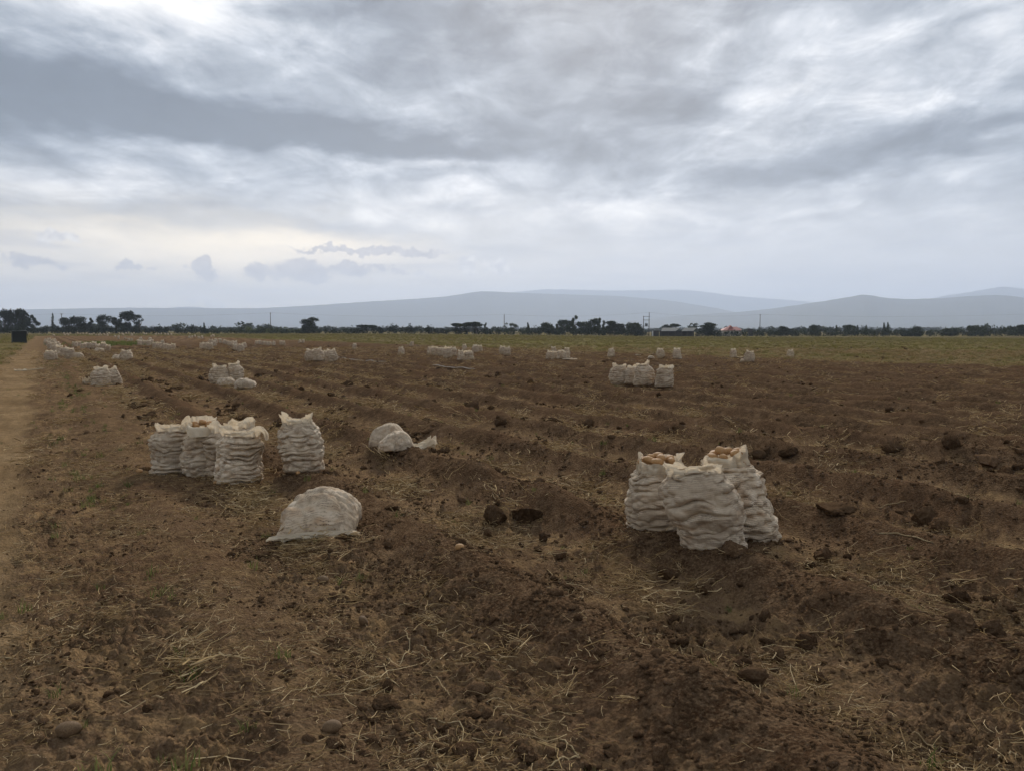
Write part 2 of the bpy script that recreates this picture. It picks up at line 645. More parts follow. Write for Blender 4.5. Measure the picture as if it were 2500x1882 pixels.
def mat_sack():
    """filled net: pale weave with the potatoes showing through"""
    m, b, p, out = new_mat('net_sack_filled')
    uv = b.n('ShaderNodeUVMap', uv_map='UVMap').outputs[0]
    oi = b.n('ShaderNodeObjectInfo')
    off = b.vmath('SCALE', (31.0, 17.0, 7.0), scale=oi.outputs['Random'])
    tc = b.n('ShaderNodeTexCoord')
    P = b.vmath('ADD', tc.outputs['Object'], off)
    ux, uy, _ = b.sep(uv)
    # stretched patches where the net lies tight on a potato
    pv = b.voro(b.vmath('MULTIPLY', P, (1.0, 1.0, 1.6)), 12.0, 'SMOOTH_F1')
    tight = b.rng(pv, 0.15, 0.55, 1.0, 0.0, smooth=True)
    n = b.noise(b.vmath('MULTIPLY', P, (1.0, 1.0, 2.2)), 5.0, 5, 0.6)
    net = b.mix(b.rng(n, 0.3, 0.7), (0.53, 0.415, 0.285), (0.78, 0.645, 0.48))
    c = b.mix(b.math('MULTIPLY', tight, b.rng(b.noise(P, 4.0, 3, 0.5), 0.4, 0.62, 0.15, 0.8)), net, (0.44, 0.275, 0.15))
    # slack net between the potatoes lets the dark inside show
    gv = b.n('ShaderNodeTexVoronoi', feature='DISTANCE_TO_EDGE')
    b.put(gv.inputs['Vector'], b.vmath('MULTIPLY', b.vmath('ADD', P, b.vmath('SCALE', b.noise(P, 11.0, 4, 0.6, 0.0, color=True), scale=0.12)), (0.62, 0.62, 1.35)))
    gv.inputs['Scale'].default_value = 15.0
    gap = b.math('MULTIPLY', b.rng(gv.outputs['Distance'], 0.0, 0.24, 1.0, 0.0, smooth=True), b.rng(b.noise(P, 9.0, 4, 0.6), 0.38, 0.64, 0.0, 0.62))
    c = b.mix(gap, c, (0.15, 0.10, 0.062))
    # weave: rows of holes
    warp = b.noise(P, 6.0, 3, 0.5)
    lines = b.math('SINE', b.math('MULTIPLY', b.math('ADD', uy, b.math('MULTIPLY', warp, 0.06)), 2 * math.pi / 0.0125))
    col2 = b.math('SINE', b.math('MULTIPLY', ux, 2 * math.pi / 0.011))
    holes = b.math('MULTIPLY', b.rng(lines, 0.15, 0.9), b.rng(col2, -0.9, 0.5, 0.45, 1.0))
    hn = b.noise(b.vmath('MULTIPLY', P, (1.0, 1.0, 2.4)), 7.0, 5, 0.65)
    c = b.mix(b.math('MULTIPLY', holes, b.rng(hn, 0.40, 0.60, 0.0, 0.95)), c, (0.085, 0.055, 0.034))
    dirt = b.noise(P, 3.1, 5, 0.6)
    c = b.mix(b.rng(dirt, 0.46, 0.70, 0, 0.6), c, (0.33, 0.235, 0.145))
    c = b.mix(b.rng(oi.outputs['Random'], 0.0, 1.0, 0.0, 0.5), c, (0.36, 0.285, 0.205))
    b.put(p.inputs['Base Color'], c)
    p.inputs['Roughness'].default_value = 0.8
    p.inputs['Specular IOR Level'].default_value = 0.04
    bump(b, p, b.math('ADD', b.math('MULTIPLY', lines, -0.08), b.noise(P, 30.0, 4, 0.6)), 0.35, 0.006)
    return m


def mat_cloth():
    """single layer of net at the mouth, pale cream and a little see-through"""
    m, b, p, out = new_mat('net_cloth')
    uv = b.n('ShaderNodeUVMap', uv_map='UVMap').outputs[0]
    oi = b.n('ShaderNodeObjectInfo')
    tc = b.n('ShaderNodeTexCoord')
    P = b.vmath('ADD', tc.outputs['Object'], b.vmath('SCALE', (31.0, 17.0, 7.0), scale=oi.outputs['Random']))
    ux, uy, _ = b.sep(uv)
    n = b.noise(P, 6.0, 5, 0.6)
    c = b.mix(b.rng(n, 0.3, 0.7), (0.66, 0.53, 0.36), (0.84, 0.73, 0.56))
    st_ = b.noise(P, 3.5, 4, 0.55)
    c = b.mix(b.rng(st_, 0.52, 0.75, 0, 0.5), c, (0.46, 0.35, 0.22))
    lines = b.math('SINE', b.math('MULTIPLY', uy, 2 * math.pi / 0.012))
    c = b.mix(b.rng(lines, 0.2, 0.9, 0, 0.28), c, (0.26, 0.21, 0.16))
    b.put(p.inputs['Base Color'], c)
    tr = b.n('ShaderNodeBsdfTranslucent')
    b.put(tr.inputs[0], c)
    mx = b.n('ShaderNodeMixShader')
    mx.inputs[0].default_value = 0.38
    b.t.links.new(p.outputs[0], mx.inputs[1])
    b.t.links.new(tr.outputs[0], mx.inputs[2])
    b.t.links.new(mx.outputs[0], out.inputs[0])
    bump(b, p, b.noise(P, 26.0, 4, 0.6), 0.3, 0.006)
    return m


def mat_simple(name, c1, c2, scale=8.0, rough=0.85, bmp=0.3, bdist=0.02, spec=0.2):
    m, b, p, out = new_mat(name)
    tc = b.n('ShaderNodeTexCoord')
    oi = b.n('ShaderNodeObjectInfo')
    P = b.vmath('ADD', tc.outputs['Object'], b.vmath('SCALE', (13.0, 7.0, 5.0), scale=oi.outputs['Random']))
    n = b.noise(P, scale, 6, 0.6)
    b.put(p.inputs['Base Color'], b.mix(b.rng(n, 0.3, 0.7), c1, c2))
    p.inputs['Roughness'].default_value = rough
    p.inputs['Specular IOR Level'].default_value = spec
    if bmp:
        bump(b, p, b.noise(P, scale * 3, 5, 0.6), bmp, bdist)
    return m


M = {}
M['ground'] = mat_ground()
M['clod'] = mat_clod('soil_clod')
M['clod_dark'] = mat_clod('shaded_clod', 0.68)  # darker copy of the clod colour, shade of the near side painted in
M['straw'] = mat_plant('straw', [(0.19, 0.115, 0.052), (0.34, 0.225, 0.100), (0.48, 0.335, 0.16), (0.58, 0.44, 0.25), (0.28, 0.175, 0.078)], 0.15)
M['stalk'] = mat_plant('dry_stalk', [(0.36, 0.26, 0.14), (0.48, 0.37, 0.21)], 0.05)
M['grass'] = mat_plant('green_grass', [(0.075, 0.105, 0.026), (0.13, 0.16, 0.045), (0.24, 0.22, 0.085)], 0.3)
M['weed'] = mat_plant('field_weed', [(0.105, 0.102, 0.028), (0.22, 0.195, 0.058), (0.30, 0.24, 0.10), (0.15, 0.145, 0.036), (0.17, 0.12, 0.056), (0.25, 0.195, 0.08)], 0.25)
M['sack'] = mat_sack()
M['cloth'] = mat_cloth()
M['potato'] = mat_simple('potato_skin', (0.33, 0.175, 0.066), (0.52, 0.295, 0.125), 14.0, 0.65, 0.25, 0.01, 0.3)
M['potato_dirty'] = mat_simple('earthy_potato', (0.10, 0.062, 0.034), (0.21, 0.132, 0.068), 9.0, 0.8, 0.3, 0.01, 0.2)

# ------------------------------------------------------------------ the ground


def build_ground():
    fine_a = np.linspace(R(-47), R(47), 940)
    coarse = np.linspace(R(47), R(313), 70)[1:-1]
    ang = np.concatenate([fine_a, coarse])
    rs = [0.003, 0.4, 0.9, 1.4, 1.75]
    r = 1.95
    while r < 120:
        rs.append(r)
        cap = 0.11 if r < 26 else (0.16 if r < 40 else 0.35)
        r += min(r * r / (788 * 1.65) * 1.45, cap + max(0, r - 60) * 0.02)
    while r < 15900:
        rs.append(r)
        r *= 1.06
    rs.append(15900.0)
    rs = np.array(rs)
    A, Rr = np.meshgrid(ang, rs)
    X = np.sin(A) * Rr
    Y = np.cos(A) * Rr
    Z = H(X.ravel(), Y.ravel()).reshape(X.shape)
    na, nr = len(ang), len(rs)
    v = np.stack([X, Y, Z], -1).reshape(-1, 3)
    i = np.arange(nr - 1)[:, None] * na
    j = np.arange(na)[None, :]
    j2 = (j + 1) % na
    q = np.stack([i + j, i + na + j, i + na + j2, i + j2], -1).reshape(-1, 4)[:, ::-1]
    me = mesh_np('ground', v, q)
    crop, path = masks(v[:, 0], v[:, 1])
    s, t = st(v[:, 0], v[:, 1])
    ph = (row_t(s, t) - 2.4) / 1.5
    d = (ph - np.round(ph)) * 1.5
    lane = sst(.20, .46, np.abs(d)) * (.55 + .45 * sst(-.45, .35, pn(s / 1.8, t / .7, 31)))
    lane = np.maximum(lane, sst(2.0, 1.2, t) * 0.5)
    at_ = me.attributes.new('zone', 'FLOAT_VECTOR', 'POINT')
    at_.data.foreach_set('vector', np.stack([crop, path, lane], -1).astype(np.float32).ravel())
    return tag(obj('ground', me, M['ground']), kind='structure')


ground = build_ground()

# ------------------------------------------------------------------ hills
M['hill'] = mat_simple('hill_scrub', (0.035, 0.045, 0.028), (0.065, 0.070, 0.045), 0.004, 0.95, 0)


def hill(profile, D, front, back, seed, base_drop=3.0):
    px = np.array([p[0] for p in profile], float)
    py = np.array([p[1] for p in profile], float)
    xs = np.linspace(px[0], px[-1], 420)
    ys = np.interp(xs, px, py)
    ker = np.hanning(15)
    ker /= ker.sum()
    ys = np.convolve(np.pad(ys, 7, mode='edge'), ker, mode='valid')
    ys = ys + pn(xs / 22, xs * 0 + seed, seed) * 0.7 + pn(xs / 7, xs * 0, seed + 1) * 0.35
    top = np.array([far(a, c, D) for a, c in zip(xs, ys)])
    rows = []
    prof = [(-1.0, 0.0), (-.8, .05), (-.62, .14), (-.46, .28), (-.32, .46), (-.2, .66), (-.1, .85), (-.04, .96), (0, 1.0), (.1, .93), (.3, .65), (.6, .3), (1.0, 0.0)]
    for u, hgt in prof:
        dd = D + (front if u < 0 else back) * u
        k = dd / D
        n = pn(xs / 60 + u * 2, xs * 0 + u * 3, seed + 3) * 0.10 + pn(xs / 18, xs * 0 + u * 6, seed + 4) * 0.05
        hh = (top[:, 2] + base_drop) * np.clip(hgt + (n * hgt * (1 - hgt) * 2.5), 0, 2) - base_drop
        rows.append(np.stack([top[:, 0] * k, np.full(len(xs), dd), hh], -1))
    v = np.concatenate(rows)
    n = len(xs)
    i = np.arange(len(prof) - 1)[:, None] * n
    j = np.arange(n - 1)[None, :]
    q = np.stack([i + j, i + j + 1, i + n + j + 1, i + n + j], -1).reshape(-1, 4)
    return tag(obj('hill', mesh_np('hill', v, q), M['hill']), kind='structure')


hill([(-900, 775), (-300, 765), (0, 757), (120, 755), (230, 753), (330, 752), (420, 753), (640, 753), (700, 750), (800, 744), (900, 737), (1000, 731), (1090, 725),
      (1130, 718), (1172, 711), (1215, 713), (1270, 716), (1400, 720), (1520, 724), (1640, 735), (1760, 755), (1850, 775), (1960, 795), (2100, 806)], 9000, 3200, 3000, 101)
hill([(150, 790), (250, 770), (330, 757), (420, 752), (455, 749), (500, 752), (580, 760), (680, 790)], 12500, 1500, 1500, 111)
hill([(1000, 760), (1100, 735), (1200, 722), (1260, 713), (1330, 707), (1400, 708), (1500, 710), (1600, 709), (1660, 708), (1700, 711), (1740, 716), (1800, 724), (1880, 730),
      (1965, 736), (2060, 748), (2200, 775), (2400, 800)], 14200, 3000, 1500, 121)
hill([(1450, 796), (1600, 776), (1700, 768), (1800, 763), (1880, 755), (1950, 745), (2010, 736), (2060, 728), (2090, 723), (2108, 718), (2130, 722), (2165, 729), (2220, 731),
      (2300, 729), (2360, 724), (2420, 721), (2460, 722), (2520, 730), (2700, 745), (3000, 762), (3500, 790)], 6800, 2600, 2600, 131)
hill([(2150, 770), (2250, 735), (2310, 722), (2360, 715), (2400, 708), (2440, 701), (2470, 702), (2500, 706), (2560, 715), (2700, 735), (3000, 770), (3300, 800)], 12000, 2400, 2400, 141)

# ------------------------------------------------------------------ sacks


def ring_faces(nr, nu, start=0):
    i = np.arange(nr - 1)[:, None] * nu
    j = np.arange(nu)[None, :]
    j2 = (j + 1) % nu
    return np.stack([i + j, i + j2, i + nu + j2, i + nu + j], -1).reshape(-1, 4) + start


def set_uv(me, uvv, faces):
    """uv per vertex, with the seam of closed rings tolerated"""
    lay = me.uv_layers.new(name='UVMap')
    lay.data.foreach_set('uv', uvv[np.asarray(faces).ravel()].astype(np.float32).ravel())


def se(c, e):
    return np.sign(c) * np.abs(c) ** e


def sack_meshes(seed, Hh=.58, A=.235, B=.19, lean=(0, 0), folds=9, nu=96, nv=110, collar=.12, style='closed',
                ear=(.07, .07), open_fold=None, slump=0.0, twist=0.0, fold_amp=1.0, bend=0.0):
    """stuffed standing sack: returns (body mesh, collar mesh, top centre)"""
    rg = np.random.RandomState(seed)
    th = np.arange(nu) * 2 * math.pi / nu
    v = np.linspace(0, 1, nv)
    TH, V = np.meshgrid(th, v)

    def ring(TH, V):
        w = 0.62 + 0.38 * np.sqrt(np.clip(1 - (1 - np.clip(V / .15, 0, 1)) ** 2, 0, 1))
        w = w * (1 + 0.05 * np.sin(V * 5.1 + seed) + 0.04 * np.sin(V * 11 + seed * 2))
        w = w * (1 - 0.30 * sst(.74, 1.0, V) ** 1.4) * (1 + 0.10 * slump * sst(.6, .1, V)) * (.97 + .08 * np.sin(math.pi * np.clip(V, 0, 1)))
        cx, cy = se(np.cos(TH), .78), se(np.sin(TH), .78)
        earb = 1 + 0.26 * np.exp(-(V / .10) ** 2) * np.abs(np.cos(TH)) ** 10
        x = A * w * cx * earb
        y = B * w * cy
        z = Hh * V
        return x, y, z
    x, y, z = ring(TH, V)
    P = np.stack([x, y, z], -1)
    low = pn3(P * 3.6 + seed * 3.7, seed)
    rad = 1 + 0.15 * low
    # horizontal rolls of slack net between layers of potatoes
    q = np.stack([np.cos(TH) * 1.1, np.sin(TH) * 1.1, V * 3.2], -1)
    q2 = np.stack([np.cos(TH) * 2.4, np.sin(TH) * 2.4, V * 9], -1)
    g = folds * (V ** .95) + 0.8 * pn3(q + seed, seed + 1) + 0.40 * pn3(q2 + seed, seed + 5) + 0.22 * np.sin(TH + seed)
    am = np.clip(0.55 + 1.1 * pn3(q2 * .8 + 9 + seed, seed + 2), .0, 1.5)
    f = np.abs(np.sin(math.pi * g)) ** 0.42 - 0.80
    edge = sst(0.0, .10, V) * (1 - sst(.95, 1.0, V))
    disp = 0.042 * fold_amp * am * f * edge
    # potatoes pressing through
    npt = 300
    pt = rg.uniform(0, 2 * math.pi, npt)
    pz = rg.uniform(0.02, Hh, npt)
    Rm = (A + B) / 2
    best = np.full(TH.shape, 9.0)
    for a, zz in zip(pt, pz):
        da = np.abs(TH - a)
        da = np.minimum(da, 2 * math.pi - da) * Rm
        best = np.minimum(best, np.sqrt(da ** 2 + ((z - zz) * 1.25) ** 2))
    disp = disp + 0.013 * np.clip(1 - (best / .034) ** 2, -.6, 1) * edge
    disp = disp + 0.004 * pn3(P * 55, seed + 8) + 0.006 * pn3(P * 24, seed + 9)
    nx, ny = np.cos(TH), np.sin(TH)
    x = x * rad + nx * disp
    y = y * rad + ny * disp
    z = z + 0.012 * pn3(P * 9 + 40, seed + 3) * edge * 1.5

    def shear(x, y, z):
        t = np.clip(z / Hh, 0, 1.6)
        c, s = np.cos(twist * t), np.sin(twist * t)
        xx, yy = x * c - y * s, x * s + y * c
        cv = t + bend * t * (t - 1)
        return xx + lean[0] * cv, yy + lean[1] * cv, z - 0.25 * (lean[0] ** 2 + lean[1] ** 2) * t + xx * (-lean[0]) * 0.7 * t + yy * (-lean[1]) * .7 * t
    X, Y, Z = shear(x, y, z)
    vb = np.stack([X, Y, Z], -1).reshape(-1, 3)
    vb = np.concatenate([vb, [[0, 0, 0.01]], [[*np.mean(vb[-nu:], axis=0)]]])
    fb = ring_faces(nv, nu)
    j = np.arange(nu)
    j2 = (j + 1) % nu
    nb = len(vb) - 2
    cap0 = np.stack([j2, j, np.full(nu, nb), np.full(nu, nb)], -1)
    lastr = (nv - 1) * nu
    cap1 = np.stack([lastr + j, lastr + j2, np.full(nu, nb + 1), np.full(nu, nb + 1)], -1)
    # caps as triangles written as a second list
    me = bpy.data.meshes.new('body')
    quads = [tuple(r) for r in fb]
    tris = [tuple(r[:3]) for r in cap0] + [tuple(r[:3]) for r in cap1]
    if style == 'open':
        tris = [tuple(r[:3]) for r in cap0] + [tuple(r[:3]) for r in cap1]
    me.from_pydata(vb.tolist(), [], quads + tris)
    me.update()
    me.polygons.foreach_set('use_smooth', np.full(len(me.polygons), True))
    uvv = np.stack([TH.ravel() * Rm, z.ravel()], -1)
    uvv = np.concatenate([uvv, [[0, 0], [0, Hh]]])
    lay = me.uv_layers.new(name='UVMap')
    li = np.empty(len(me.loops), dtype=np.int32)
    me.loops.foreach_get('vertex_index', li)
    lay.data.foreach_set('uv', uvv[li].astype(np.float32).ravel())
    # ---- collar of loose net
    nc = max(6, nv // 7)
    k0 = int((nv - 1) * .965)
    cr = []
    jx, jy, jz = x[k0] * 1.025, y[k0] * 1.025, z[k0]
    corner = np.abs(np.cos(th)) ** 1.7
    side = np.abs(np.sin(th))
    wob = pn3(np.stack([np.cos(th) * 1.6, np.sin(th) * 1.6, th * 0 + seed], -1), seed + 20)
    wob2 = pn3(np.stack([np.cos(th) * 4.5, np.sin(th) * 4.5, th * 0 + seed], -1), seed + 21)
    if style == 'closed':
        earl = np.where(np.cos(th) < 0, ear[0], ear[1]) * corner * (.75 + .5 * wob2) * .72
        L = collar * (0.62 + 0.3 * wob) * (0.8 + .4 * side) + earl
        ph0 = R(8) * wob
        ph1 = -R(98) * side ** 1.2 * (0.8 + .4 * wob) + R(14) * corner * wob2 + R(18) * corner
    else:
        earl = np.where(np.cos(th) < 0, ear[0], ear[1]) * corner
        L = collar * (0.8 + 0.35 * wob + .2 * wob2) + earl
        ph0 = R(6) * wob
        ph1 = R(10) * wob + R(25) * wob2
    for (tc_, wd, ang, ln) in (open_fold or []):
        dth = np.abs((th - tc_ + math.pi) % (2 * math.pi) - math.pi)
        wgt = sst(wd, wd * .35, dth)
        ph1 = ph1 * (1 - wgt) + ang * wgt
        L = L * (1 - wgt) + ln * wgt
    cx, cy, cz = jx.copy(), jy.copy(), jz.copy()
    rows = [(cx, cy, cz)]
    for i in range(1, nc + 1):
        u = i / nc
        ph = ph0 + (ph1 - ph0) * sst(0.05, .85, np.full_like(th, u))
        dl = L / nc
        cx = cx + nx[0] * np.sin(ph) * dl
        cy = cy + ny[0] * np.sin(ph) * dl
        cz = cz + np.cos(ph) * dl
        rows.append((cx, cy, cz))
    C = np.array([[r[0], r[1], r[2]] for r in rows]).transpose(0, 2, 1)
    U = np.linspace(0, 1, nc + 1)[:, None]
    wr = pn3(np.stack([np.cos(th)[None, :] * 5.5 + U * .6, np.sin(th)[None, :] * 5.5 + U * 0, U * 2.2 + 0 * th[None, :]], -1) + seed, seed + 23)
    wr2 = pn3(np.stack([np.cos(th)[None, :] * 2.5 + U * 0, np.sin(th)[None, :] * 2.5 + U * 0, U * 3 + 0 * th[None, :]], -1) + seed, seed + 24)
    amp = (0.014 * wr + 0.022 * wr2) * sst(0, .5, U)
    C[..., 0] += nx[0][None, :] * amp
    C[..., 1] += ny[0][None, :] * amp
    C[..., 2] += amp * .6
    sx, sy, sz = shear(C[..., 0], C[..., 1], C[..., 2])
    vc = np.stack([sx, sy, sz], -1).reshape(-1, 3)
    fc = ring_faces(nc + 1, nu)
    mc = mesh_np('collar', vc, fc)
    uvc = np.stack([np.broadcast_to(th[None, :] * Rm, (nc + 1, nu)).ravel(), (U * np.maximum(L, .02)[None, :]).ravel()], -1)
    set_uv(mc, uvc, fc)
    me.materials.append(M['sack'])
    mc.materials.append(M['cloth'])
    topc = shear(np.array([0.]), np.array([0.]), np.array([Hh]))
    return me, mc, tuple(float(t[0]) for t in topc)


def pillow_meshes(seed, L=.78, W=.50, Hh=.27, nu=90, nv=70, hem=.10, wave=.02, fat=.62, skew=0.0, tipz=0.0):
    """stuffed sack lying on its side; local +X is the mouth end. returns (body, hem)"""
    rg = np.random.RandomState(seed)
    p = np.linspace(-1, 1, nu)
    th = np.arange(nv * 2) * math.pi / nv          # around the length axis
    Pg, TH = np.meshgrid(p, th, indexing='ij')
    prof = np.where(Pg < 0, np.clip(1 - np.abs(Pg) ** 2.6, 0, 1) ** .5, np.clip(1 - np.abs(Pg) ** 2.6, 0, 1) ** .78)
    yy = se(np.cos(TH), .70)
    zz = se(np.sin(TH), .72)
    wid = W / 2 * np.where(Pg < 0, .30 + .62 * np.maximum(prof, 0) ** .8, .92 + .10 * Pg ** 2) * (1 + .05 * pn(Pg * 1.3, Pg * 0 + seed, seed))
    # corners of the flat bag stick out at the closed end
    wid = wid + W * .10 * np.exp(-((Pg + .93) / .08) ** 2) + W * .05 * np.exp(-((Pg - 1) / .06) ** 2)
    x = L / 2 * Pg
    y = wid * yy + skew * Pg * W
    hp = np.maximum(prof, .02)
    zb = Hh * .26 * hp + .008
    side_h = 1 - .25 * np.abs(yy) ** 3
    z = np.where(zz >= 0, zb + Hh * .74 * hp ** fat * zz * side_h, zb + zb * .85 * zz)
    P = np.stack([x, y, z], -1)
    z = z + 0.06 * pn3(P * 6 + seed, seed) * (zz > -.2) * prof
    top = sst(-.1, .3, zz)
    pts = np.stack([rg.uniform(-L / 2, L / 2, 120), rg.uniform(-W / 2, W / 2, 120)], -1)
    best = np.full(x.shape, 9.0)
    for a, c in pts:
        best = np.minimum(best, np.sqrt((x - a) ** 2 + (y - c) ** 2))
    nrm_y = yy
    disp = 0.024 * np.clip(1 - (best / .052) ** 2, -.7, 1) * prof
    g = 5.0 * Pg + .8 * pn3(P * 5 + 3, seed + 1)
    disp = disp + 0.005 * pn3(P * 40, seed + 3)
    z = z + disp * top
    y = y + disp * yy * 1.2
    n2 = nv * 2
    v = np.stack([x, y, z], -1).reshape(-1, 3)
    f = ring_faces(nu, n2)[:, ::-1]
    me = mesh_np('body', v, f)
    set_uv(me, np.stack([(TH * W / 3).ravel(), (Pg * L / 2).ravel()], -1), f)
    me.materials.append(M['sack'])
    # flat hem at the mouth, top and bottom layer
    nh, nw = 12, 60
    yv = np.linspace(-1, 1, nw)
    Wd = float(W / 2 * 1.10)
    out_v, out_f, out_uv = [], [], []
    for lay_, dz in ((0, .006), (1, -.002)):
        U, Yg = np.meshgrid(np.linspace(0, 1, nh), yv, indexing='ij')
        ln = hem * (1 + .25 * pn(Yg * 1.5, Yg * 0 + lay_, seed + 31))
        hx = L / 2 * .97 + U * ln
        hy = Wd * Yg * (1 + .08 * U) + skew * W
        z0 = 0.016 + 0.02 * (1 - np.abs(Yg) ** 2)
        hzv = z0 * (1 - U) ** 1.2 + tipz * U + wave * U * (pn(Yg * 4.0, U * 2 + lay_ * 5, seed + 32) * .8 + .25 + .4 * pn(Yg * 9.0, U * 2, seed + 33)) + dz + 0.012
        n0 = len(out_v)
        out_v += np.stack([hx, hy, hzv], -1).reshape(-1, 3).tolist()
        i = np.arange(nh - 1)[:, None] * nw
        jj = np.arange(nw - 1)[None, :]
        out_f += (np.stack([i + jj, i + nw + jj, i + nw + jj + 1, i + jj + 1], -1).reshape(-1, 4) + n0).tolist()
        out_uv += np.stack([hx.ravel(), hy.ravel()], -1)[:, ::-1].tolist()
    mh = mesh_np('hem', np.array(out_v), np.array(out_f))
    set_uv(mh, np.array(out_uv), np.array(out_f))
    mh.materials.append(M['cloth'])
    return me, mh


def place(px, py, back=0.0):
    x, y = at(px, py)
    r = math.hypot(x, y)
    x, y = x * (1 + back / r), y * (1 + back / r)
    return x, y, hz(x, y)


def mscale(py, hpx):
    """height in metres of something whose foot is at row py and that is hpx tall"""
    return hpx / max(4.0, (py - 806)) * CAM_H


def face(x, y):
    """yaw that turns local -Y towards the camera"""
    return -math.atan2(x, y)


def make_sack(label, group, px, py, rz=0.0, sink=.045, **kw):
    B = kw.get('B', .19)
    x, y, z = place(px, py, B * .75)
    root = empty('potato_sack', (x, y, z - sink), face(x, y) + rz)
    mb, mc, top = sack_meshes(**kw)
    obj('body', mb, None, root)
    obj('collar', mc, None, root)
    tag(root, label, 'sack', group)
    return root, top


def make_lying(label, group, px, py, rz=0.0, sink=.03, scale=1.0, tilt=(0, 0), back=.2, **kw):
    x, y, z = place(px, py, back)
    root = empty('lying_sack', (x, y, z - sink), face(x, y) + rz)
    root.scale = (scale,) * 3
    root.rotation_euler = (tilt[0], tilt[1], root.rotation_euler.z)
    mb, mh = pillow_meshes(**kw)
    obj('body', mb, None, root)
    obj('hem', mh, None, root)
    tag(root, label, 'sack', group)
    return root


def potato_mesh(seed, sub=3):
    import bmesh
    bm = bmesh.new()
    bmesh.ops.create_icosphere(bm, subdivisions=sub, radius=1.0)
    v = np.array([p.co[:] for p in bm.verts])
    n = v + 0.0
    d = 1 + .10 * pn3(v * 1.3 + seed * 5, seed) + .035 * pn3(v * 3.5 + seed, seed + 1)
    v = v * d[:, None] * np.array([1.0, .74, .66])
    v[:, 1] += .10 * (v[:, 0] ** 2) * math.sin(seed * 2.1)
    for p, c in zip(bm.verts, v):
        p.co = c
    me = bpy.data.meshes.new('potato')
    bm.to_mesh(me)
    bm.free()
    me.polygons.foreach_set('use_smooth', np.full(len(me.polygons), True))
    me['seed'] = seed
    return me


POT = [potato_mesh(i + 1) for i in range(7)]
for me in POT[:5]:
    me.materials.append(M['potato'])
for me in POT[5:]:
    me.materials.append(M['potato_dirty'])
rnd = random.Random(4)


def potato(label, group, loc, size=.05, rot=None, mi=None):
    o = bpy.data.objects.new('potato', POT[mi if mi is not None else rnd.randrange(5)])
    COL.objects.link(o)
    o.location = loc
    o.scale = (size * rnd.uniform(.85, 1.2),) * 3
    o.rotation_euler = rot or (rnd.uniform(-.4, .4), rnd.uniform(-.4, .4), rnd.uniform(0, 6.28))
    return tag(o, label, 'potato', group)


ORD = 'first second third fourth fifth sixth seventh eighth ninth tenth eleventh twelfth thirteenth fourteenth fifteenth sixteenth seventeenth eighteenth nineteenth twentieth'.split()


def ordi(i, n, tail=' '):
    return 'leftmost ' if i == 0 else ('rightmost ' if i == n - 1 else ORD[i] + ' from left ')


def heap(root, top, label, group, n, rx, ry, dz=0.0, size=.043, c=(0, 0), tilt=(0, 0)):
    """potatoes lying in the mouth of an open sack"""
    mw = Matrix.Translation(root.location) @ root.rotation_euler.to_matrix().to_4x4()
    done, loc = [], []
    tries = 0
    while len(done) < n and tries < 4000:
        tries += 1
        a, q = rnd.uniform(0, 6.28), math.sqrt(rnd.random())
        x, y = rx * q * math.cos(a) + c[0], ry * q * math.sin(a) + c[1]
        z = dz + .045 * (1 - q * q) + x * tilt[0] + y * tilt[1] + rnd.uniform(-.006, .012)
        if all((x - u) ** 2 + (y - w) ** 2 > (size * 1.45) ** 2 for u, w in done):
            done.append((x, y))
            loc.append(mw @ Vector((top[0] + x, top[1] + y, top[2] + z)))
    loc.sort(key=lambda p: p.x / p.y)
    for i, p in enumerate(loc):
        potato(ordi(i, len(loc)) + label, group, p, size)


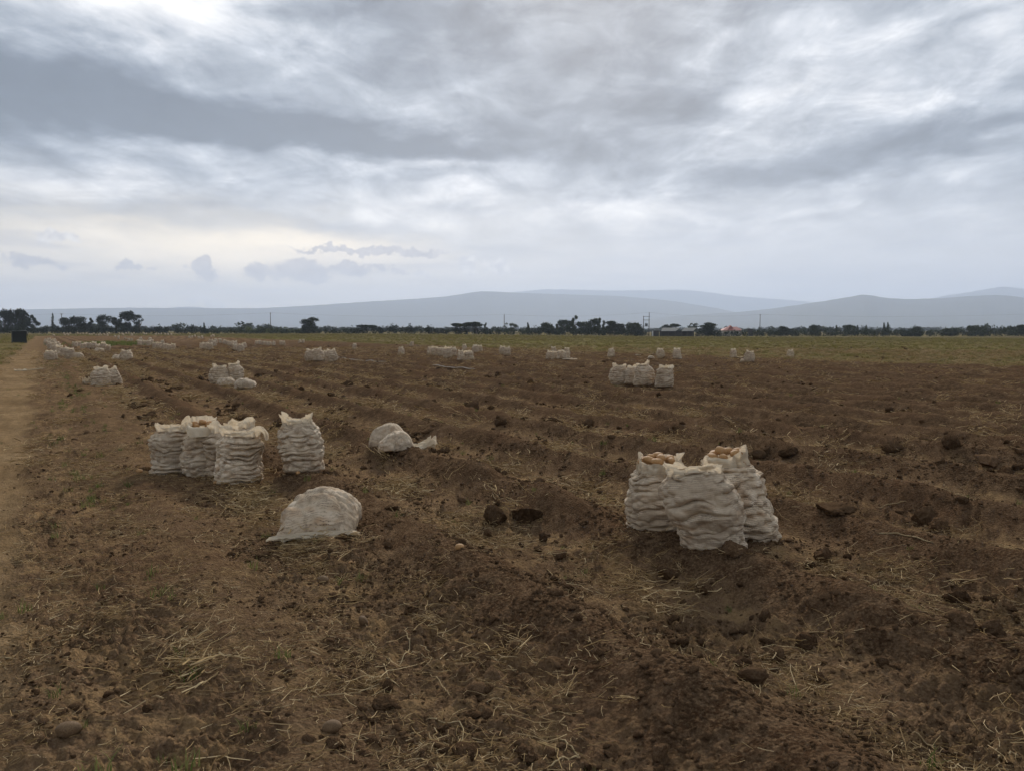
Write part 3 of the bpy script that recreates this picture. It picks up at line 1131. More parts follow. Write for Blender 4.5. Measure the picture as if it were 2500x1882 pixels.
def build_near_sacks():
    g = 'three leaning sacks at the right'
    r1, t1 = make_sack('open sack leaning at left of the three near right sacks, potatoes in its mouth', g, 1602, 1296, rz=.15,
                       seed=11, Hh=.52, A=.215, B=.18, lean=(.01, .02), folds=8, nu=150, nv=150, collar=.10, style='open', slump=.6,
                       ear=(.03, .05), open_fold=[(R(-62), R(38), R(150), .16), (R(60), R(60), R(10), .10), (R(175), R(45), R(-40), .13)])
    heap(r1, t1, 'potato in the mouth of the left near right sack', 'potatoes in the left near right sack', 13, .125, .095, .045)
    r2, t2 = make_sack('foremost sack of the near right trio, closed top and bulging middle', g, 1750, 1336, rz=-.05,
                       seed=23, Hh=.56, A=.24, B=.19, lean=(-.16, .05), folds=8, nu=170, nv=160, collar=.10, style='closed', slump=-.5,
                       ear=(.02, .0), bend=-.35)
    r3, t3 = make_sack('tall rear right sack leaning left with a wide open mouth of potatoes', g, 1832, 1318, rz=-.10,
                       seed=37, Hh=.60, A=.225, B=.19, lean=(-.20, .05), folds=9, nu=150, nv=150, collar=.09, style='open', slump=.0,
                       ear=(-.03, .06), open_fold=[(R(180), R(60), R(25), .05), (R(-120), R(40), R(-10), .09)], bend=-.1)
    heap(r3, t3, 'potato in the mouth of the tall rear right sack', 'potatoes in the tall rear right sack', 20, .14, .10, .045, tilt=(.12, 0))

    g = 'upright sacks at the left'
    make_sack('leftmost upright sack of the left group with a dark shaded flank', g, 423, 1156, rz=.1,
              seed=41, Hh=.535, A=.245, B=.19, lean=(.03, .03), folds=9, nu=120, nv=130, collar=.13, style='closed', ear=(.02, .11))
    r, t = make_sack('sack of the left group with a hanging front flap showing potatoes', g, 497, 1160, rz=.05,
                     seed=43, Hh=.53, A=.20, B=.17, lean=(.0, .02), folds=8, nu=120, nv=120, collar=.15, style='open',
                     ear=(.02, .02), open_fold=[(R(-95), R(55), R(165), .24), (R(90), R(90), R(0), .17)])
    heap(r, t, 'potato behind the hanging flap of a left sack', 'potatoes in the flapped left sack', 14, .11, .085, .055)
    make_sack('sack half hidden behind the foremost left sack, tall peaked cloth top', g, 545, 1162, rz=.2,
              seed=47, Hh=.545, A=.21, B=.17, lean=(.03, .02), folds=9, nu=120, nv=120, collar=.17, style='closed', ear=(.03, .0))
    make_sack('rearmost left group sack, only its rounded cloth top showing', g, 590, 1146, rz=-.2,
              seed=53, Hh=.54, A=.20, B=.17, lean=(-.02, .02), folds=9, nu=90, nv=90, collar=.17, style='closed', ear=(-.02, -.02))
    make_sack('foremost sack of the left group with cloth drooping at its right', g, 583, 1180, rz=-.08,
              seed=59, Hh=.545, A=.245, B=.19, lean=(.02, .03), folds=10, nu=150, nv=150, collar=.10, style='closed', ear=(.07, .02),
              open_fold=[(R(0), R(38), R(172), .22)])
    make_sack('lone upright sack right of the left group, two cloth ears on top', g, 742, 1149, rz=.05,
              seed=61, Hh=.555, A=.21, B=.175, lean=(-.055, .02), folds=9, nu=140, nv=140, collar=.09, style='closed', ear=(.12, .07), slump=.6)

    g = 'sacks lying near the middle'
    make_lying('full sack lying on its side with its hem towards the camera', g, 790, 1318, rz=R(-86), sink=-.012, seed=72, L=.60, W=.60, Hh=.26, nu=150, nv=90,
               hem=.06, wave=.03, skew=-.16, back=.32)
    make_lying('rear one of two plump sacks lying on the ridge in the middle', g, 950, 1084, rz=R(-14), seed=73, L=.50, W=.40, Hh=.31, nu=90, nv=60,
               hem=.08, wave=.03, back=.32)
    make_lying('front one of two lying sacks, pale empty cloth end spread right', g, 968, 1101, rz=R(4), sink=.035, seed=79, L=.46, W=.34, Hh=.20, nu=90, nv=60,
               hem=.25, wave=.12, tipz=.06, back=.08)


build_near_sacks()

# ---- mid and far sacks: a few shared shapes
VAR = []
for i, (fo, e1, e2, ln, stl, cl, of) in enumerate([
        (9, .12, .03, .02, 'closed', .10, None), (10, .04, .12, -.03, 'closed', .09, None), (8, .02, .0, .03, 'closed', .15, None),
        (9, .08, .09, -.03, 'closed', .10, None), (9, .0, .06, .06, 'closed', .12, [(R(-60), R(40), R(150), .14)]),
        (8, .03, .02, -.05, 'open', .10, [(R(200), R(50), R(140), .16)]), (10, .02, .05, .0, 'closed', .06, None),
        (9, .06, .0, .05, 'open', .13, [(R(-90), R(60), R(70), .12)])]):
    VAR.append(sack_meshes(200 + i * 7, Hh=.53, A=.235 - .012 * (i % 3), B=.19, lean=(ln, .02), folds=fo, nu=56, nv=64, collar=cl, style=stl, ear=(e1, e2), slump=.3, fold_amp=1.15,
                           open_fold=of, bend=(-.4, .3, 0, .5)[i % 4]))
FARV = [sack_meshes(300 + i * 7, Hh=.53, A=.235, B=.19, lean=((i - 1) * .03, .0), folds=7, nu=24, nv=26, collar=.11, style='closed', ear=(.08 * (i % 2), .07), slump=.3, fold_amp=1.2) for i in range(4)]
LYV = [pillow_meshes(400 + i * 5, L=.62, W=.44, Hh=.29, nu=40, nv=24, hem=.12, wave=.05) for i in range(3)]
rs_ = random.Random(11)


def sack_at(label, group, px, py, hpx, var=None, lean=0.0, rz=None, wide=1.0, lying=False, farv=False, wpx=None):
    x, y = at(px, py)
    rr = math.hypot(x, y)
    if lying:
        x, y = x * (1 + .15 / rr), y * (1 + .15 / rr)
        root = empty('lying_sack', (x, y, hz(x, y) - .03), face(x, y) + (rz if rz is not None else rs_.uniform(-.4, .4)))
        mb, mh = LYV[(var or 0) % 3]
        k = (wpx / F * rr / .78) if wpx else 1.0
        root.scale = (k, k, k)
        obj('body', mb, None, root)
        obj('hem', mh, None, root)
    else:
        x, y = x * (1 + .14 / rr), y * (1 + .14 / rr)
        hm = min(.80, max(.5, mscale(py, hpx)))
        k = hm / .65
        root = empty('potato_sack', (x, y, hz(x, y) - .04), face(x, y) + (rz if rz is not None else rs_.uniform(-.5, .5)))
        root.rotation_euler.y = lean + rs_.uniform(-.06, .06)
        root.scale = (k * wide, k * wide, k)
        lst = FARV if farv else VAR
        mb, mc, _ = lst[(var if var is not None else rs_.randrange(len(lst))) % len(lst)]
        obj('body', mb, None, root)
        obj('collar', mc, None, root)
    tag(root, label, 'sack', group)
    return root


S = sack_at
g = 'pair of sacks by the left track'
S('broad sack left of its pair, nearest the left track', g, 246, 943, 56, 2, wide=1.12, rz=0)
S('narrow sack half hidden at right of the pair near the left track', g, 277, 940, 51, 3, lean=-.08, rz=.3)
g = 'sacks at the middle left'
S('left upright sack behind two lying sacks, middle left', g, 533, 938, 57, 0, rz=.0)
S('right upright sack behind two lying sacks, middle left', g, 575, 930, 50, 1, rz=.1)
S('plump grey-white sack lying before the left upright middle sack', g, 553, 943, 20, 0, lying=True, wpx=56, rz=R(8))
S('lying sack with tan cloth end, right of the plump middle left one', g, 600, 949, 20, 1, lying=True, wpx=66, rz=R(-6))
g = 'four sacks at the middle right'
S('leftmost sack of four standing in the middle right field', g, 1511, 942, 56, 0, rz=0, lean=-.02)
S('second sack from the left, set back among the middle right four', g, 1541, 940, 47, 2, rz=.2, wide=.9)
S('tallest pointed sack, third from left of the middle right four', g, 1573, 946, 61, 1, rz=0)
S('separate rightmost sack of the middle right four', g, 1619, 949, 56, 4, rz=0)
g = 'four sacks right of the acacia'
S('leftmost of four sacks standing below the lone acacia tree', g, 757, 881, 31, 0)
S('second sack from left of the four below the lone acacia', g, 777, 881, 32, 1)
S('small third sack from left of the four below the lone acacia', g, 794, 880, 26, 2, wide=.8)
S('rightmost sack of four below the lone acacia, wide base', g, 812, 884, 35, 3)
g = 'sacks at the track edge'
S('wide front sack at the head of the row beside the track', g, 120, 879, 28, 2, wide=1.15)
S('slim sack tucked behind the right of the row head sack', g, 133, 878, 25, 3, wide=.8)
S('sack leaning over left of the lying one near the track', g, 167, 876, 32, 4, lean=.12, wide=.95)
S('sack hidden behind the leaning sack near the track', g, 159, 871, 27, 1, wide=.9)
S('lying sack spilling potatoes right of the leaning sack', g, 188, 876, 12, 0, lying=True, wpx=36, rz=.1)
S('small lying sack between the row head and the leaning sack', g, 148, 867, 9, 1, lying=True, wpx=20, rz=.3)
S('upright sack with a lying one at its left, left middle distance', g, 308, 880, 29, 0, wide=1.15)
S('lying sack against the left of an upright one, left middle distance', g, 288, 879, 15, 2, lying=True, wpx=30, rz=.2)
g = 'row of sacks along the track'
for i, (px, py, h) in enumerate([(143, 866, 24), (149, 863, 22), (136, 860, 21), (144, 858, 20), (134, 853, 19), (124, 852, 18), (138, 848, 17), (119, 846, 15), (128, 842, 14), (113, 838, 13), (121, 836, 12), (133, 838, 13), (112, 842, 13)]):
    S(('nearest' if i == 0 else ORD[i] + ' nearest') + ' sack in the crowded row leading away beside the track', g, px, py, h)
g = 'sacks behind the left pair'
S('lying sack in front of the small cluster left of centre distance', g, 243, 861, 9, 0, lying=True, wpx=26)
for i, (px, py, h) in enumerate([(240, 856, 18), (251, 854, 18), (263, 857, 17), (252, 847, 14)]):
    S(('left front', 'middle', 'right', 'rear')[i] + ' sack in the small cluster behind the left pair', g, px, py, h)
g = 'line of sacks before the bright grass patch'
for i, (px, py, h) in enumerate([(183, 847, 15), (193, 845, 13), (202, 851, 15), (210, 849, 15), (219, 850, 16), (230, 850, 16)]):
    S(('leftmost', 'second', 'third', 'fourth', 'fifth', 'rightmost')[i] + ' sack in the far line left of the bright grass patch', g, px, py, h)
g = 'drift of sacks right of the bright grass patch'
for i, (px, py, h) in enumerate(sorted([(341, 843, 14), (348, 843, 14), (356, 843, 12), (363, 844, 15), (372, 840, 12), (379, 851, 16), (388, 851, 16), (397, 841, 12), (402, 855, 17), (413, 856, 17), (421, 855, 16), (367, 835, 12), (344, 833, 11)])):
    S(ordi(i, 13) + 'sack in the long drift right of the bright grass patch', g, px, py, h)
g = 'cluster of sacks left of the pole'
for i, (px, py, h) in enumerate(sorted([(494, 851, 16), (504, 853, 18), (513, 854, 18), (523, 846, 14), (516, 840, 13), (526, 838, 12)])):
    S(ordi(i, 6) + 'sack in the tight cluster left of the dark gapped pair', g, px, py, h)
g = 'black gapped pair and neighbours'
S('left sack of the far pair with a dark gap between', g, 573, 857, 18, 0, wide=.9)
S('right sack of the far pair with a dark gap between', g, 588, 859, 21, 2, wide=1.05)
S('sack peeping over the far pair with the dark gap', g, 574, 849, 17, 3)
S('little sack right behind the far pair with the dark gap', g, 597, 849, 13, 1)
for i, (px, py, h) in enumerate([(539, 838, 12), (549, 840, 11), (557, 842, 11), (563, 844, 11)]):
    S(ordi(i, 4) + 'sack in the short string left of the far gapped pair', 'string of far sacks', px, py, h)
g = 'scatter below the lone power pole'
for i, (px, py, h) in enumerate([(627, 842, 9), (634, 842, 8), (643, 843, 10), (651, 844, 10), (659, 844, 10), (668, 844, 9), (687, 843, 9), (692, 843, 8)]):
    S(ordi(i, 8) + 'sack in the far line below the pole left of the acacia', g, px, py, h, farv=True)
S('left one of two touching far sacks under the acacia', g, 732, 838, 9, farv=True)
S('right one of two touching far sacks under the acacia', g, 740, 838, 9, farv=True)
S('single sack standing apart right of the lone acacia', g, 865, 852, 14, 2)
g = 'sacks in the centre distance'
S('lone sack with a leaning top left of the central groups', g, 979, 867, 22, 1, wide=.85)
S('tiny far sack alone before the hedge, centre', g, 1005, 844, 8, farv=True)
for i, (px, py, h) in enumerate([(1050, 865, 20), (1060, 867, 21), (1071, 868, 20)]):
    S(('left', 'middle', 'right')[i] + ' sack of the leftmost centre trio', g, px, py, h, wide=.95)
for i, (px, py, h) in enumerate([(1081, 869, 21), (1092, 873, 26), (1105, 871, 25), (1097, 866, 20)]):
    S(('left', 'front', 'right', 'rear')[i] + ' sack of the middle centre cluster', g, px, py, h)
for i, (px, py, h) in enumerate([(1125, 880, 24), (1132, 881, 23), (1147, 881, 26)]):
    S(('left', 'narrow middle', 'broad right')[i] + ' sack of the nearest centre trio', g, px, py, h, wide=(.8, .8, 1.2)[i])
S('sack peering above the nearest centre trio', g, 1134, 856, 16)
S('left sack of two behind the nearest centre trio', g, 1160, 861, 19)
S('right sack of two behind the nearest centre trio', g, 1172, 858, 14)
S('left sack of the touching pair under the umbrella tree', g, 1227, 865, 20, 0)
S('right sack of the touching pair under the umbrella tree', g, 1239, 866, 20, 1)
g = 'sacks right of centre'
for i, (px, py, h) in enumerate([(1340, 876, 19), (1353, 877, 20), (1367, 876, 22), (1382, 876, 21)]):
    S(('leftmost', 'second', 'third', 'rightmost')[i] + ' sack in the front row behind the white empty sack', g, px, py, h, wide=.95)
S('single sack behind the left of the four sack row', g, 1352, 863, 17)
S('sack behind the right of the four sack row', g, 1384, 866, 17)
S('lone sack left of the distant pair, right of centre', g, 1492, 873, 23, 1, wide=.9)
S('left sack of the distant pair with a white heap beside it', g, 1612, 876, 27, 0, wide=.9)
S('right sack of the distant pair, standing alone on rough ground', g, 1653, 876, 27, 3, wide=.9)
S('white slumped sack heap left of the distant pair', g, 1590, 876, 9, 1, lying=True, wpx=20)
S('left sack of three spread along the weedy edge', g, 1790, 873, 22, 2, wide=.9)
S('middle sack of three along the weedy edge', g, 1828, 884, 28, 0, wide=.95)
S('slumped sack at the foot of the middle weedy edge sack', g, 1815, 886, 9, 2, lying=True, wpx=20)
S('rightmost sack of all, leaning alone in the weeds', g, 1928, 874, 25, 1, lean=.1, wide=.9)
g = 'tiny sacks before the far hedge at the left'
TINY = [
    ('below the pole among the gums', [(156, 817, 6), (164, 817, 5), (171, 817, 6), (158, 820, 5), (167, 820, 5), (132, 822, 6)]),
    ('below the domed left gum', [(190, 816, 4), (196, 817, 4), (202, 817, 4), (211, 817, 5), (219, 819, 5), (224, 819, 5), (229, 817, 5)]),
    ('below the second gum cluster', [(235, 820, 5), (241, 820, 5), (247, 820, 5), (244, 816, 4), (255, 820, 6), (262, 821, 7), (267, 817, 5)]),
    ('below the tallest airy gum', [(281, 824, 6), (290, 823, 6), (292, 817, 5), (298, 818, 6), (301, 820, 6), (289, 828, 6), (306, 829, 7), (314, 833, 7), (321, 833, 6), (308, 816, 5), (313, 816, 4), (322, 820, 7), (327, 816, 5)]),
    ('right of the gum clusters', [(352, 818, 6), (357, 818, 5), (380, 818, 5), (387, 818, 5), (394, 818, 5), (403, 819, 6), (410, 819, 6), (418, 819, 5)]),
    ('below the tiny spire tree', [(462, 826, 6), (469, 825, 5), (476, 823, 6), (485, 827, 7), (493, 827, 8), (463, 818, 4), (515, 823, 5), (521, 823, 7)])]
for where, lst in TINY:
    lst = sorted(lst)
    for i, (px, py, h) in enumerate(lst):
        S(ordi(i, len(lst)) + 'tiny far sack ' + where, g, px, py, h, farv=True)
print('sacks done')

# ---- empty sacks and other small things on the land


def crumpled(name, label, group, px, py, wpx, hpx, seed, rz=0.0, mat=None, lift=.0):
    """an empty net sack thrown down: a rumpled double sheet"""
    x, y = at(px, py)
    rr = math.hypot(x, y)
    L = wpx / F * rr
    Wd = L * .42
    hh = hpx / F * rr
    n, m2 = 36, 20
    U, W_ = np.meshgrid(np.linspace(-1, 1, n), np.linspace(-1, 1, m2), indexing='ij')
    vs, fs, uvs = [], [], []
    for lay_ in (0, 1):
        z = hh * .55 * (0.45 + .75 * pn(U * 2.1 + seed, W_ * 1.5, seed) + .35 * pn(U * 5, W_ * 4 + seed, seed + 1)) * (1 - .6 * np.abs(W_) ** 2)
        z = np.maximum(z, .004) * (1.0 if lay_ == 0 else .45) + lift * (U + 1) * .5
        X = L / 2 * U * (1 + .06 * pn(W_ * 3, U * 0 + seed, seed + 2))
        Y = Wd / 2 * W_ * (1 - .35 * np.abs(pn(U * 1.6 + seed, U * 0, seed + 3)))
        n0 = len(vs)
        vs += np.stack([X, Y, z + .01], -1).reshape(-1, 3).tolist()
        i = np.arange(n - 1)[:, None] * m2
        j = np.arange(m2 - 1)[None, :]
        fs += (np.stack([i + j, i + m2 + j, i + m2 + j + 1, i + j + 1], -1).reshape(-1, 4) + n0).tolist()
        uvs += np.stack([X.ravel(), Y.ravel()], -1).tolist()
    me = mesh_np('sheet', np.array(vs), np.array(fs))
    set_uv(me, np.array(uvs), np.array(fs))
    o = obj(name, me, mat or M['cloth'], None, (x, y, hz(x, y)), (0, 0, face(x, y) + rz))
    return tag(o, label, 'sack', group)


crumpled('empty_sack', 'white empty sack stretched flat before the four sack row', 'empty sacks', 1391, 878, 36, 6, 3, rz=.05)
crumpled('empty_sack', 'pale scrap of empty net left of the distant pair', 'empty sacks', 1558, 867, 13, 3, 5)
crumpled('empty_sack', 'flat empty net between the weedy edge sacks', 'empty sacks', 1806, 873, 13, 3, 7)
crumpled('empty_sack', 'limp empty sack propped left of the broad track side sack', 'empty sacks', 214, 938, 20, 34, 9, rz=.2)
crumpled('empty_sack', 'rumpled tan empty sack lying across the left track', 'empty sacks', 50, 906, 22, 8, 13)

M['board'] = mat_simple('weathered_board', (0.30, 0.24, 0.15), (0.42, 0.35, 0.24), 5.0, 0.85, .2)
x, y = at(80, 906)
bd = MB()
for k in range(3):
    bd.hexa([(-.36, -.10 + k * .07, .02), (.36, -.10 + k * .07, .09), (.36, -.035 + k * .07, .09), (-.36, -.035 + k * .07, .02),
             (-.36, -.10 + k * .07, .04), (.36, -.10 + k * .07, .115), (.36, -.035 + k * .07, .115), (-.36, -.035 + k * .07, .04)])
tag(bd.build('wooden_board', M['board'], None, (x, y, hz(x, y)), (0, 0, face(x, y) + .15)), 'thin tan board lying tilted across the left track', 'board')

# black covered crate at the far end of the track
M['tarp'] = mat_simple('black_tarpaulin', (0.006, 0.009, 0.008), (0.014, 0.019, 0.016), 3.0, 0.55, .5, .08, .4)
M['tarp_top'] = mat_simple('pale_tarpaulin_edge', (0.06, 0.075, 0.07), (0.10, 0.115, 0.11), 3.0, 0.6, .3, .05, .4)  # paler tone for the strip along the front top edge


def tarp_box():
    x, y, z = place(47, 838, .7)
    root = empty('covered_crate', (x, y, z), face(x, y) + .12)
    k = math.hypot(x, y) / F
    Wd, Hh, Dp = 25 * k, 25.0 * k, .9
    n = 18
    vs, fs = [], []
    rows = [(0, .0), (.12, .0), (.45, .0), (.8, .0), (.97, .0), (1.0, .03), (1.0, .5)]
    peri = []
    for e in range(4):
        for i in range(n):
            u = i / n
            c = [(-1, -1), (1, -1), (1, 1), (-1, 1)]
            a, b2 = c[e], c[(e + 1) % 4]
            peri.append((a[0] + (b2[0] - a[0]) * u, a[1] + (b2[1] - a[1]) * u))
    pr = np.array(peri)
    for rr_, ins in rows:
        w = 1 + .02 * pn(pr[:, 0] * 3 + rr_, pr[:, 1] * 3 + rr_ * 4, 3) + (.04 if rr_ < .2 else 0)
        sag = -.05 * ins - .02 * pn(pr[:, 0] * 2, pr[:, 1] * 2, 4)
        vs += np.stack([pr[:, 0] * w * (1 - ins) * Wd / 2, pr[:, 1] * w * (1 - ins) * Dp / 2, Hh * rr_ + sag * (rr_ > .5) + .02 * pr[:, 0] * rr_], -1).tolist()
    nn = len(pr)
    fs = ring_faces(len(rows), nn).tolist()
    fs.append([(len(rows) - 1) * nn + i for i in range(nn)])
    me = bpy.data.meshes.new('cover')
    me.from_pydata(vs, [], fs)
    me.update()
    obj('cover', me, M['tarp'], root)
    e = MB()
    e.tube([(-Wd / 2 * 1.02, -Dp / 2 * 1.03, Hh - .01), (0, -Dp / 2 * 1.05, Hh - .03), (Wd / 2 * 1.03, -Dp / 2 * 1.03, Hh + .03)], .045, 6)
    e.build('top_edge', M['tarp_top'], root, smooth=True)
    f = MB()
    f.tube([(Wd / 2 * 1.02, -Dp / 2, Hh * .95), (Wd / 2 + .10, -Dp / 2, Hh * .72), (Wd / 2 + .05, -Dp / 2, Hh * .45)], [.03, .07, .02], 6)
    f.build('loose_flap', M['tarp'], root, smooth=True)
    tag(root, 'black tarpaulin covered crate standing in grass beyond the track', 'crate')


tarp_box()

M['pipe'] = mat_simple('white_hose', (0.50, 0.46, 0.40), (0.62, 0.58, 0.52), 2.0, 0.6, 0)


def ground_line(name, label, pts, rad, mat, cat, lift=.6, group=None, n=6):
    g = []
    for px, py in pts:
        x, y = at(px, py)
        g.append((x, y))
    g = np.array(g)
    d = np.concatenate([[0], np.cumsum(np.linalg.norm(np.diff(g, axis=0), axis=1))])
    u = np.linspace(0, d[-1], max(12, len(g) * 4))
    xs, ys = np.interp(u, d, g[:, 0]), np.interp(u, d, g[:, 1])
    zs = H(xs, ys)
    ker = np.array([.25, .5, .25])
    zs = np.maximum(zs, np.convolve(np.pad(zs, 1, mode='edge'), ker, mode='valid')) + rad * lift
    mb = MB()
    o = (float(xs[0]), float(ys[0]), float(zs[0]))
    tp = np.minimum(1.0, np.minimum(np.arange(len(u)), np.arange(len(u))[::-1]) * .35 + .45)
    mb.tube([(a - o[0], c - o[1], e - o[2]) for a, c, e in zip(xs, ys, zs)], list(rad * tp), n)
    return tag(mb.build(name, mat, None, o, smooth=True), label, cat, group)


ground_line('irrigation_hose', 'long thin pale hose trailing right from the four far sacks', [(826, 873), (850, 877), (880, 881), (915, 884), (943, 884)], .016, M['pipe'], 'hose', 1.0)
ground_line('irrigation_hose', 'short thin pale hose below the central sack groups', [(1056, 892), (1085, 896), (1110, 899), (1140, 901), (1160, 903)], .013, M['pipe'], 'hose', 1.0)

STALKS = [
    ('bent pale stalk left of two crossing ones in the foreground', [(930, 1616), (938, 1636), (950, 1655), (975, 1675)], .006),
    ('pale stalk with a kinked end in the centre foreground', [(992, 1555), (1001, 1570), (998, 1590), (985, 1608), (975, 1622)], .0055),
    ('straight stalk crossing the kinked ones, centre foreground', [(992, 1608), (1030, 1610), (1076, 1608)], .005),
    ('hook shaped stalk right of the crossing ones in the foreground', [(1046, 1602), (1057, 1622), (1046, 1632), (1022, 1641)], .0055),
    ('slanting stalk with a pale tip below the hook shaped one', [(1050, 1648), (1072, 1663), (1084, 1680), (1103, 1700)], .0065),
    ('wavy thin stalk lying alone in the right of the centre foreground', [(1165, 1610), (1213, 1612), (1230, 1625), (1283, 1643)], .0055),
    ('arched long stalk near the bottom edge, centre', [(1040, 1762), (1070, 1768), (1120, 1757), (1132, 1770), (1128, 1800)], .006),
    ('straight stalk running down to the bottom edge, centre', [(1118, 1790), (1130, 1815), (1160, 1845), (1185, 1866), (1204, 1868)], .005),
    ('stiff pale stalk at bottom centre pointing up left', [(1366, 1810), (1382, 1825), (1400, 1840), (1416, 1852)], .007),
    ('pale forked stalk lying beside the bottom edge, right of centre', [(1340, 1880), (1375, 1862), (1402, 1848), (1414, 1845)], .008),
    ('long stalk with a thick base on the right ridge', [(2140, 1243), (2175, 1236), (2212, 1230)], .010),
    ('stalk lying on the bare path at the left edge', [(0, 1600), (30, 1602), (64, 1599)], .007),
    ('long dry stalk curving beside the left strip of grass', [(60, 1280), (95, 1274), (140, 1272), (160, 1272)], .008),
    ('pale stick beside the dark clods in the centre', [(1234, 1219), (1250, 1221), (1278, 1220)], .010),
    ('long yellow stalk arching over the bottom right soil', [(2225, 1808), (2260, 1806), (2300, 1820), (2340, 1838)], .007),
    ('thick yellow stalk at the lower right corner', [(2420, 1865), (2460, 1855), (2498, 1846)], .008),
    ('long stalk beneath the right sacks pointing to the right', [(2140, 1302), (2190, 1306), (2240, 1315), (2280, 1328)], .008),
]
for lb, pts, rd in STALKS:
    ground_line('dry_stalk', lb, pts, rd * .5, M['stalk'], 'stalk', .8, n=5)

LOOSE = [
    ('long potato lying left of the leftmost left group sack', 340, 1153, 0.046, 0, (0, 0, 0)),
    ('potato at the foot of the foremost left group sack', 529, 1182, 0.034, 1, None),
    ('left potato in the little heap below the flapped sack', 452, 1152, 0.028, 2, None),
    ('middle potato in the little heap below the flapped sack', 463, 1152, 0.031, 3, None),
    ('right potato in the little heap below the flapped sack', 473, 1151, 0.028, 4, None),
    ('small potato in front of the little left heap', 479, 1160, 0.020, 0, None),
    ('potato lying below the lone upright left sack', 727, 1158, 0.031, 1, None),
    ('small dark potato right of the lone upright sack', 751, 1164, 0.021, 5, None),
    ('bright orange potato on bare soil near the centre clods', 1122, 1342, 0.031, 2, (0, 0, .2)),
    ('earthy potato below the large lying sack', 859, 1378, 0.032, 3, None),
    ('earthy round potato with straw left of centre foreground', 789, 1424, 0.034, 6, None),
    ('big upright earthy potato in the centre foreground', 887, 1524, 0.043, 5, (.3, 1.1, .4)),
    ('large flat earthy potato near the bottom left corner', 168, 1800, 0.042, 6, (.1, .1, .4)),
    ('dull potato below the left dark clod, lower centre', 810, 1790, 0.034, 6, None),
]
for lb, px, py, sz, mi, rt in LOOSE:
    x, y, z = place(px, py, sz * .5)
    potato(lb, 'loose potatoes on the soil', (x, y, float(H(np.array([x]), np.array([y]))[0]) + sz * .38), sz, rt, mi)


def clod_mesh(seed, sub=4, flat=.72, rough=1.0):
    import bmesh
    bm = bmesh.new()
    bmesh.ops.create_icosphere(bm, subdivisions=sub, radius=1.0)
    v = np.array([p.co[:] for p in bm.verts])
    rg = np.random.RandomState(seed)
    # a few flat broken faces
    for k in range(11):
        nrm = rg.normal(size=3)
        nrm /= np.linalg.norm(nrm)
        dd = v @ nrm
        lim = rg.uniform(.48, .85)
        v = v - np.clip(dd - lim, 0, None)[:, None] * nrm
    d = 1 + rough * (.13 * pn3(v * 1.7 + seed * 3, seed) + .13 * pn3(v * 4.2 + seed, seed + 1) - .15 * np.abs(pn3(v * 8 + seed, seed + 2)) + .09 * pn3(v * 15, seed + 3))
    if sub >= 4:
        d = d + rough * .03 * pn3(v * 28, seed + 4)
    v = v * d[:, None] * np.array([1.0, .85, flat])
    for p, c in zip(bm.verts, v):
        p.co = c
    me = bpy.data.meshes.new('clod')
    bm.to_mesh(me)
    bm.free()
    me.polygons.foreach_set('use_smooth', np.full(len(me.polygons), True))
    return me


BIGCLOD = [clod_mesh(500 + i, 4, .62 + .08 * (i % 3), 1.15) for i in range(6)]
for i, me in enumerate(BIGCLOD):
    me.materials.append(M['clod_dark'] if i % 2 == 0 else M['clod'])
CLODS = [
    ('largest dark clod, broken face right of the smaller centre clod', 1285, 1285, 88, 56, 0), ('dark block of soil left of the largest centre clod', 1212, 1290, 66, 56, 2),
    ('round clod in front of the dark centre blocks', 1190, 1312, 26, 22, 1), ('small dark clod above the centre blocks', 1215, 1237, 28, 20, 4),
    ('square clod at the foot of the foremost right sack', 1790, 1368, 66, 40, 1), ('dark clod at the right edge of the lower right field', 2412, 1545, 62, 44, 2),
    ('broad brown clod left of the dark right edge clod', 2352, 1534, 84, 44, 1), ('tufted dark clod above the broad right clod', 2335, 1480, 56, 46, 4),
    ('round dark clod right of the large lying sack', 955, 1248, 38, 26, 0), ('wide crumbling clod right of the right sacks', 2030, 1262, 118, 42, 0),
    ('tall clod beside pale stalks, right side', 2250, 1285, 60, 52, 2), ('leaning clod at right of the pale stalks', 2292, 1304, 56, 42, 1),
    ('dark clod behind the right sacks, near the ridge', 1868, 1118, 36, 38, 0), ('broad dark clod right of the ridge clod', 1920, 1122, 56, 26, 2),
    ('smooth round clod below the straw at lower right of sacks', 1720, 1460, 54, 34, 1), ('rough clod with straw left of the smooth round one', 1630, 1420, 66, 40, 4),
    ('black clod beside its hole, lower centre', 942, 1690, 40, 34, 2), ('crumbled clod below the black one, lower centre', 936, 1742, 70, 40, 4),
    ('brown clod cut by the bottom edge, centre', 1288, 1872, 76, 46, 1), ('rounded clod at the bottom edge right of centre', 1612, 1866, 56, 46, 1),
    ('small dark clod near the left track, lower left', 361, 1746, 28, 20, 2), ('shadowed clod left of the large lying sack', 640, 1362, 44, 22, 0),
    ('clod pair on the right far bank', 2320, 1105, 46, 34, 2), ('round clod on the far right lane', 2180, 1110, 52, 34, 4),
]
for i, (lb, px, py, w, h, v_) in enumerate(CLODS):
    x, y = at(px, py)
    rr = math.hypot(x, y)
    wm = w / F * rr
    hm = h / F * rr
    x, y = x * (1 + wm * .4 / rr), y * (1 + wm * .4 / rr)
    o = bpy.data.objects.new('soil_clod', BIGCLOD[v_])
    COL.objects.link(o)
    o.location = (x, y, hz(x, y) + hm * (.30 if i < 3 else .18))
    o.scale = (wm * .5, wm * .5, hm * .85)
    o.rotation_euler = (rs_.uniform(-.15, .15), rs_.uniform(-.15, .15), rs_.uniform(0, 6.28))
    tag(o, lb, 'clod', 'large clods')

# ------------------------------------------------------------------ scattered stuff (geometry nodes)


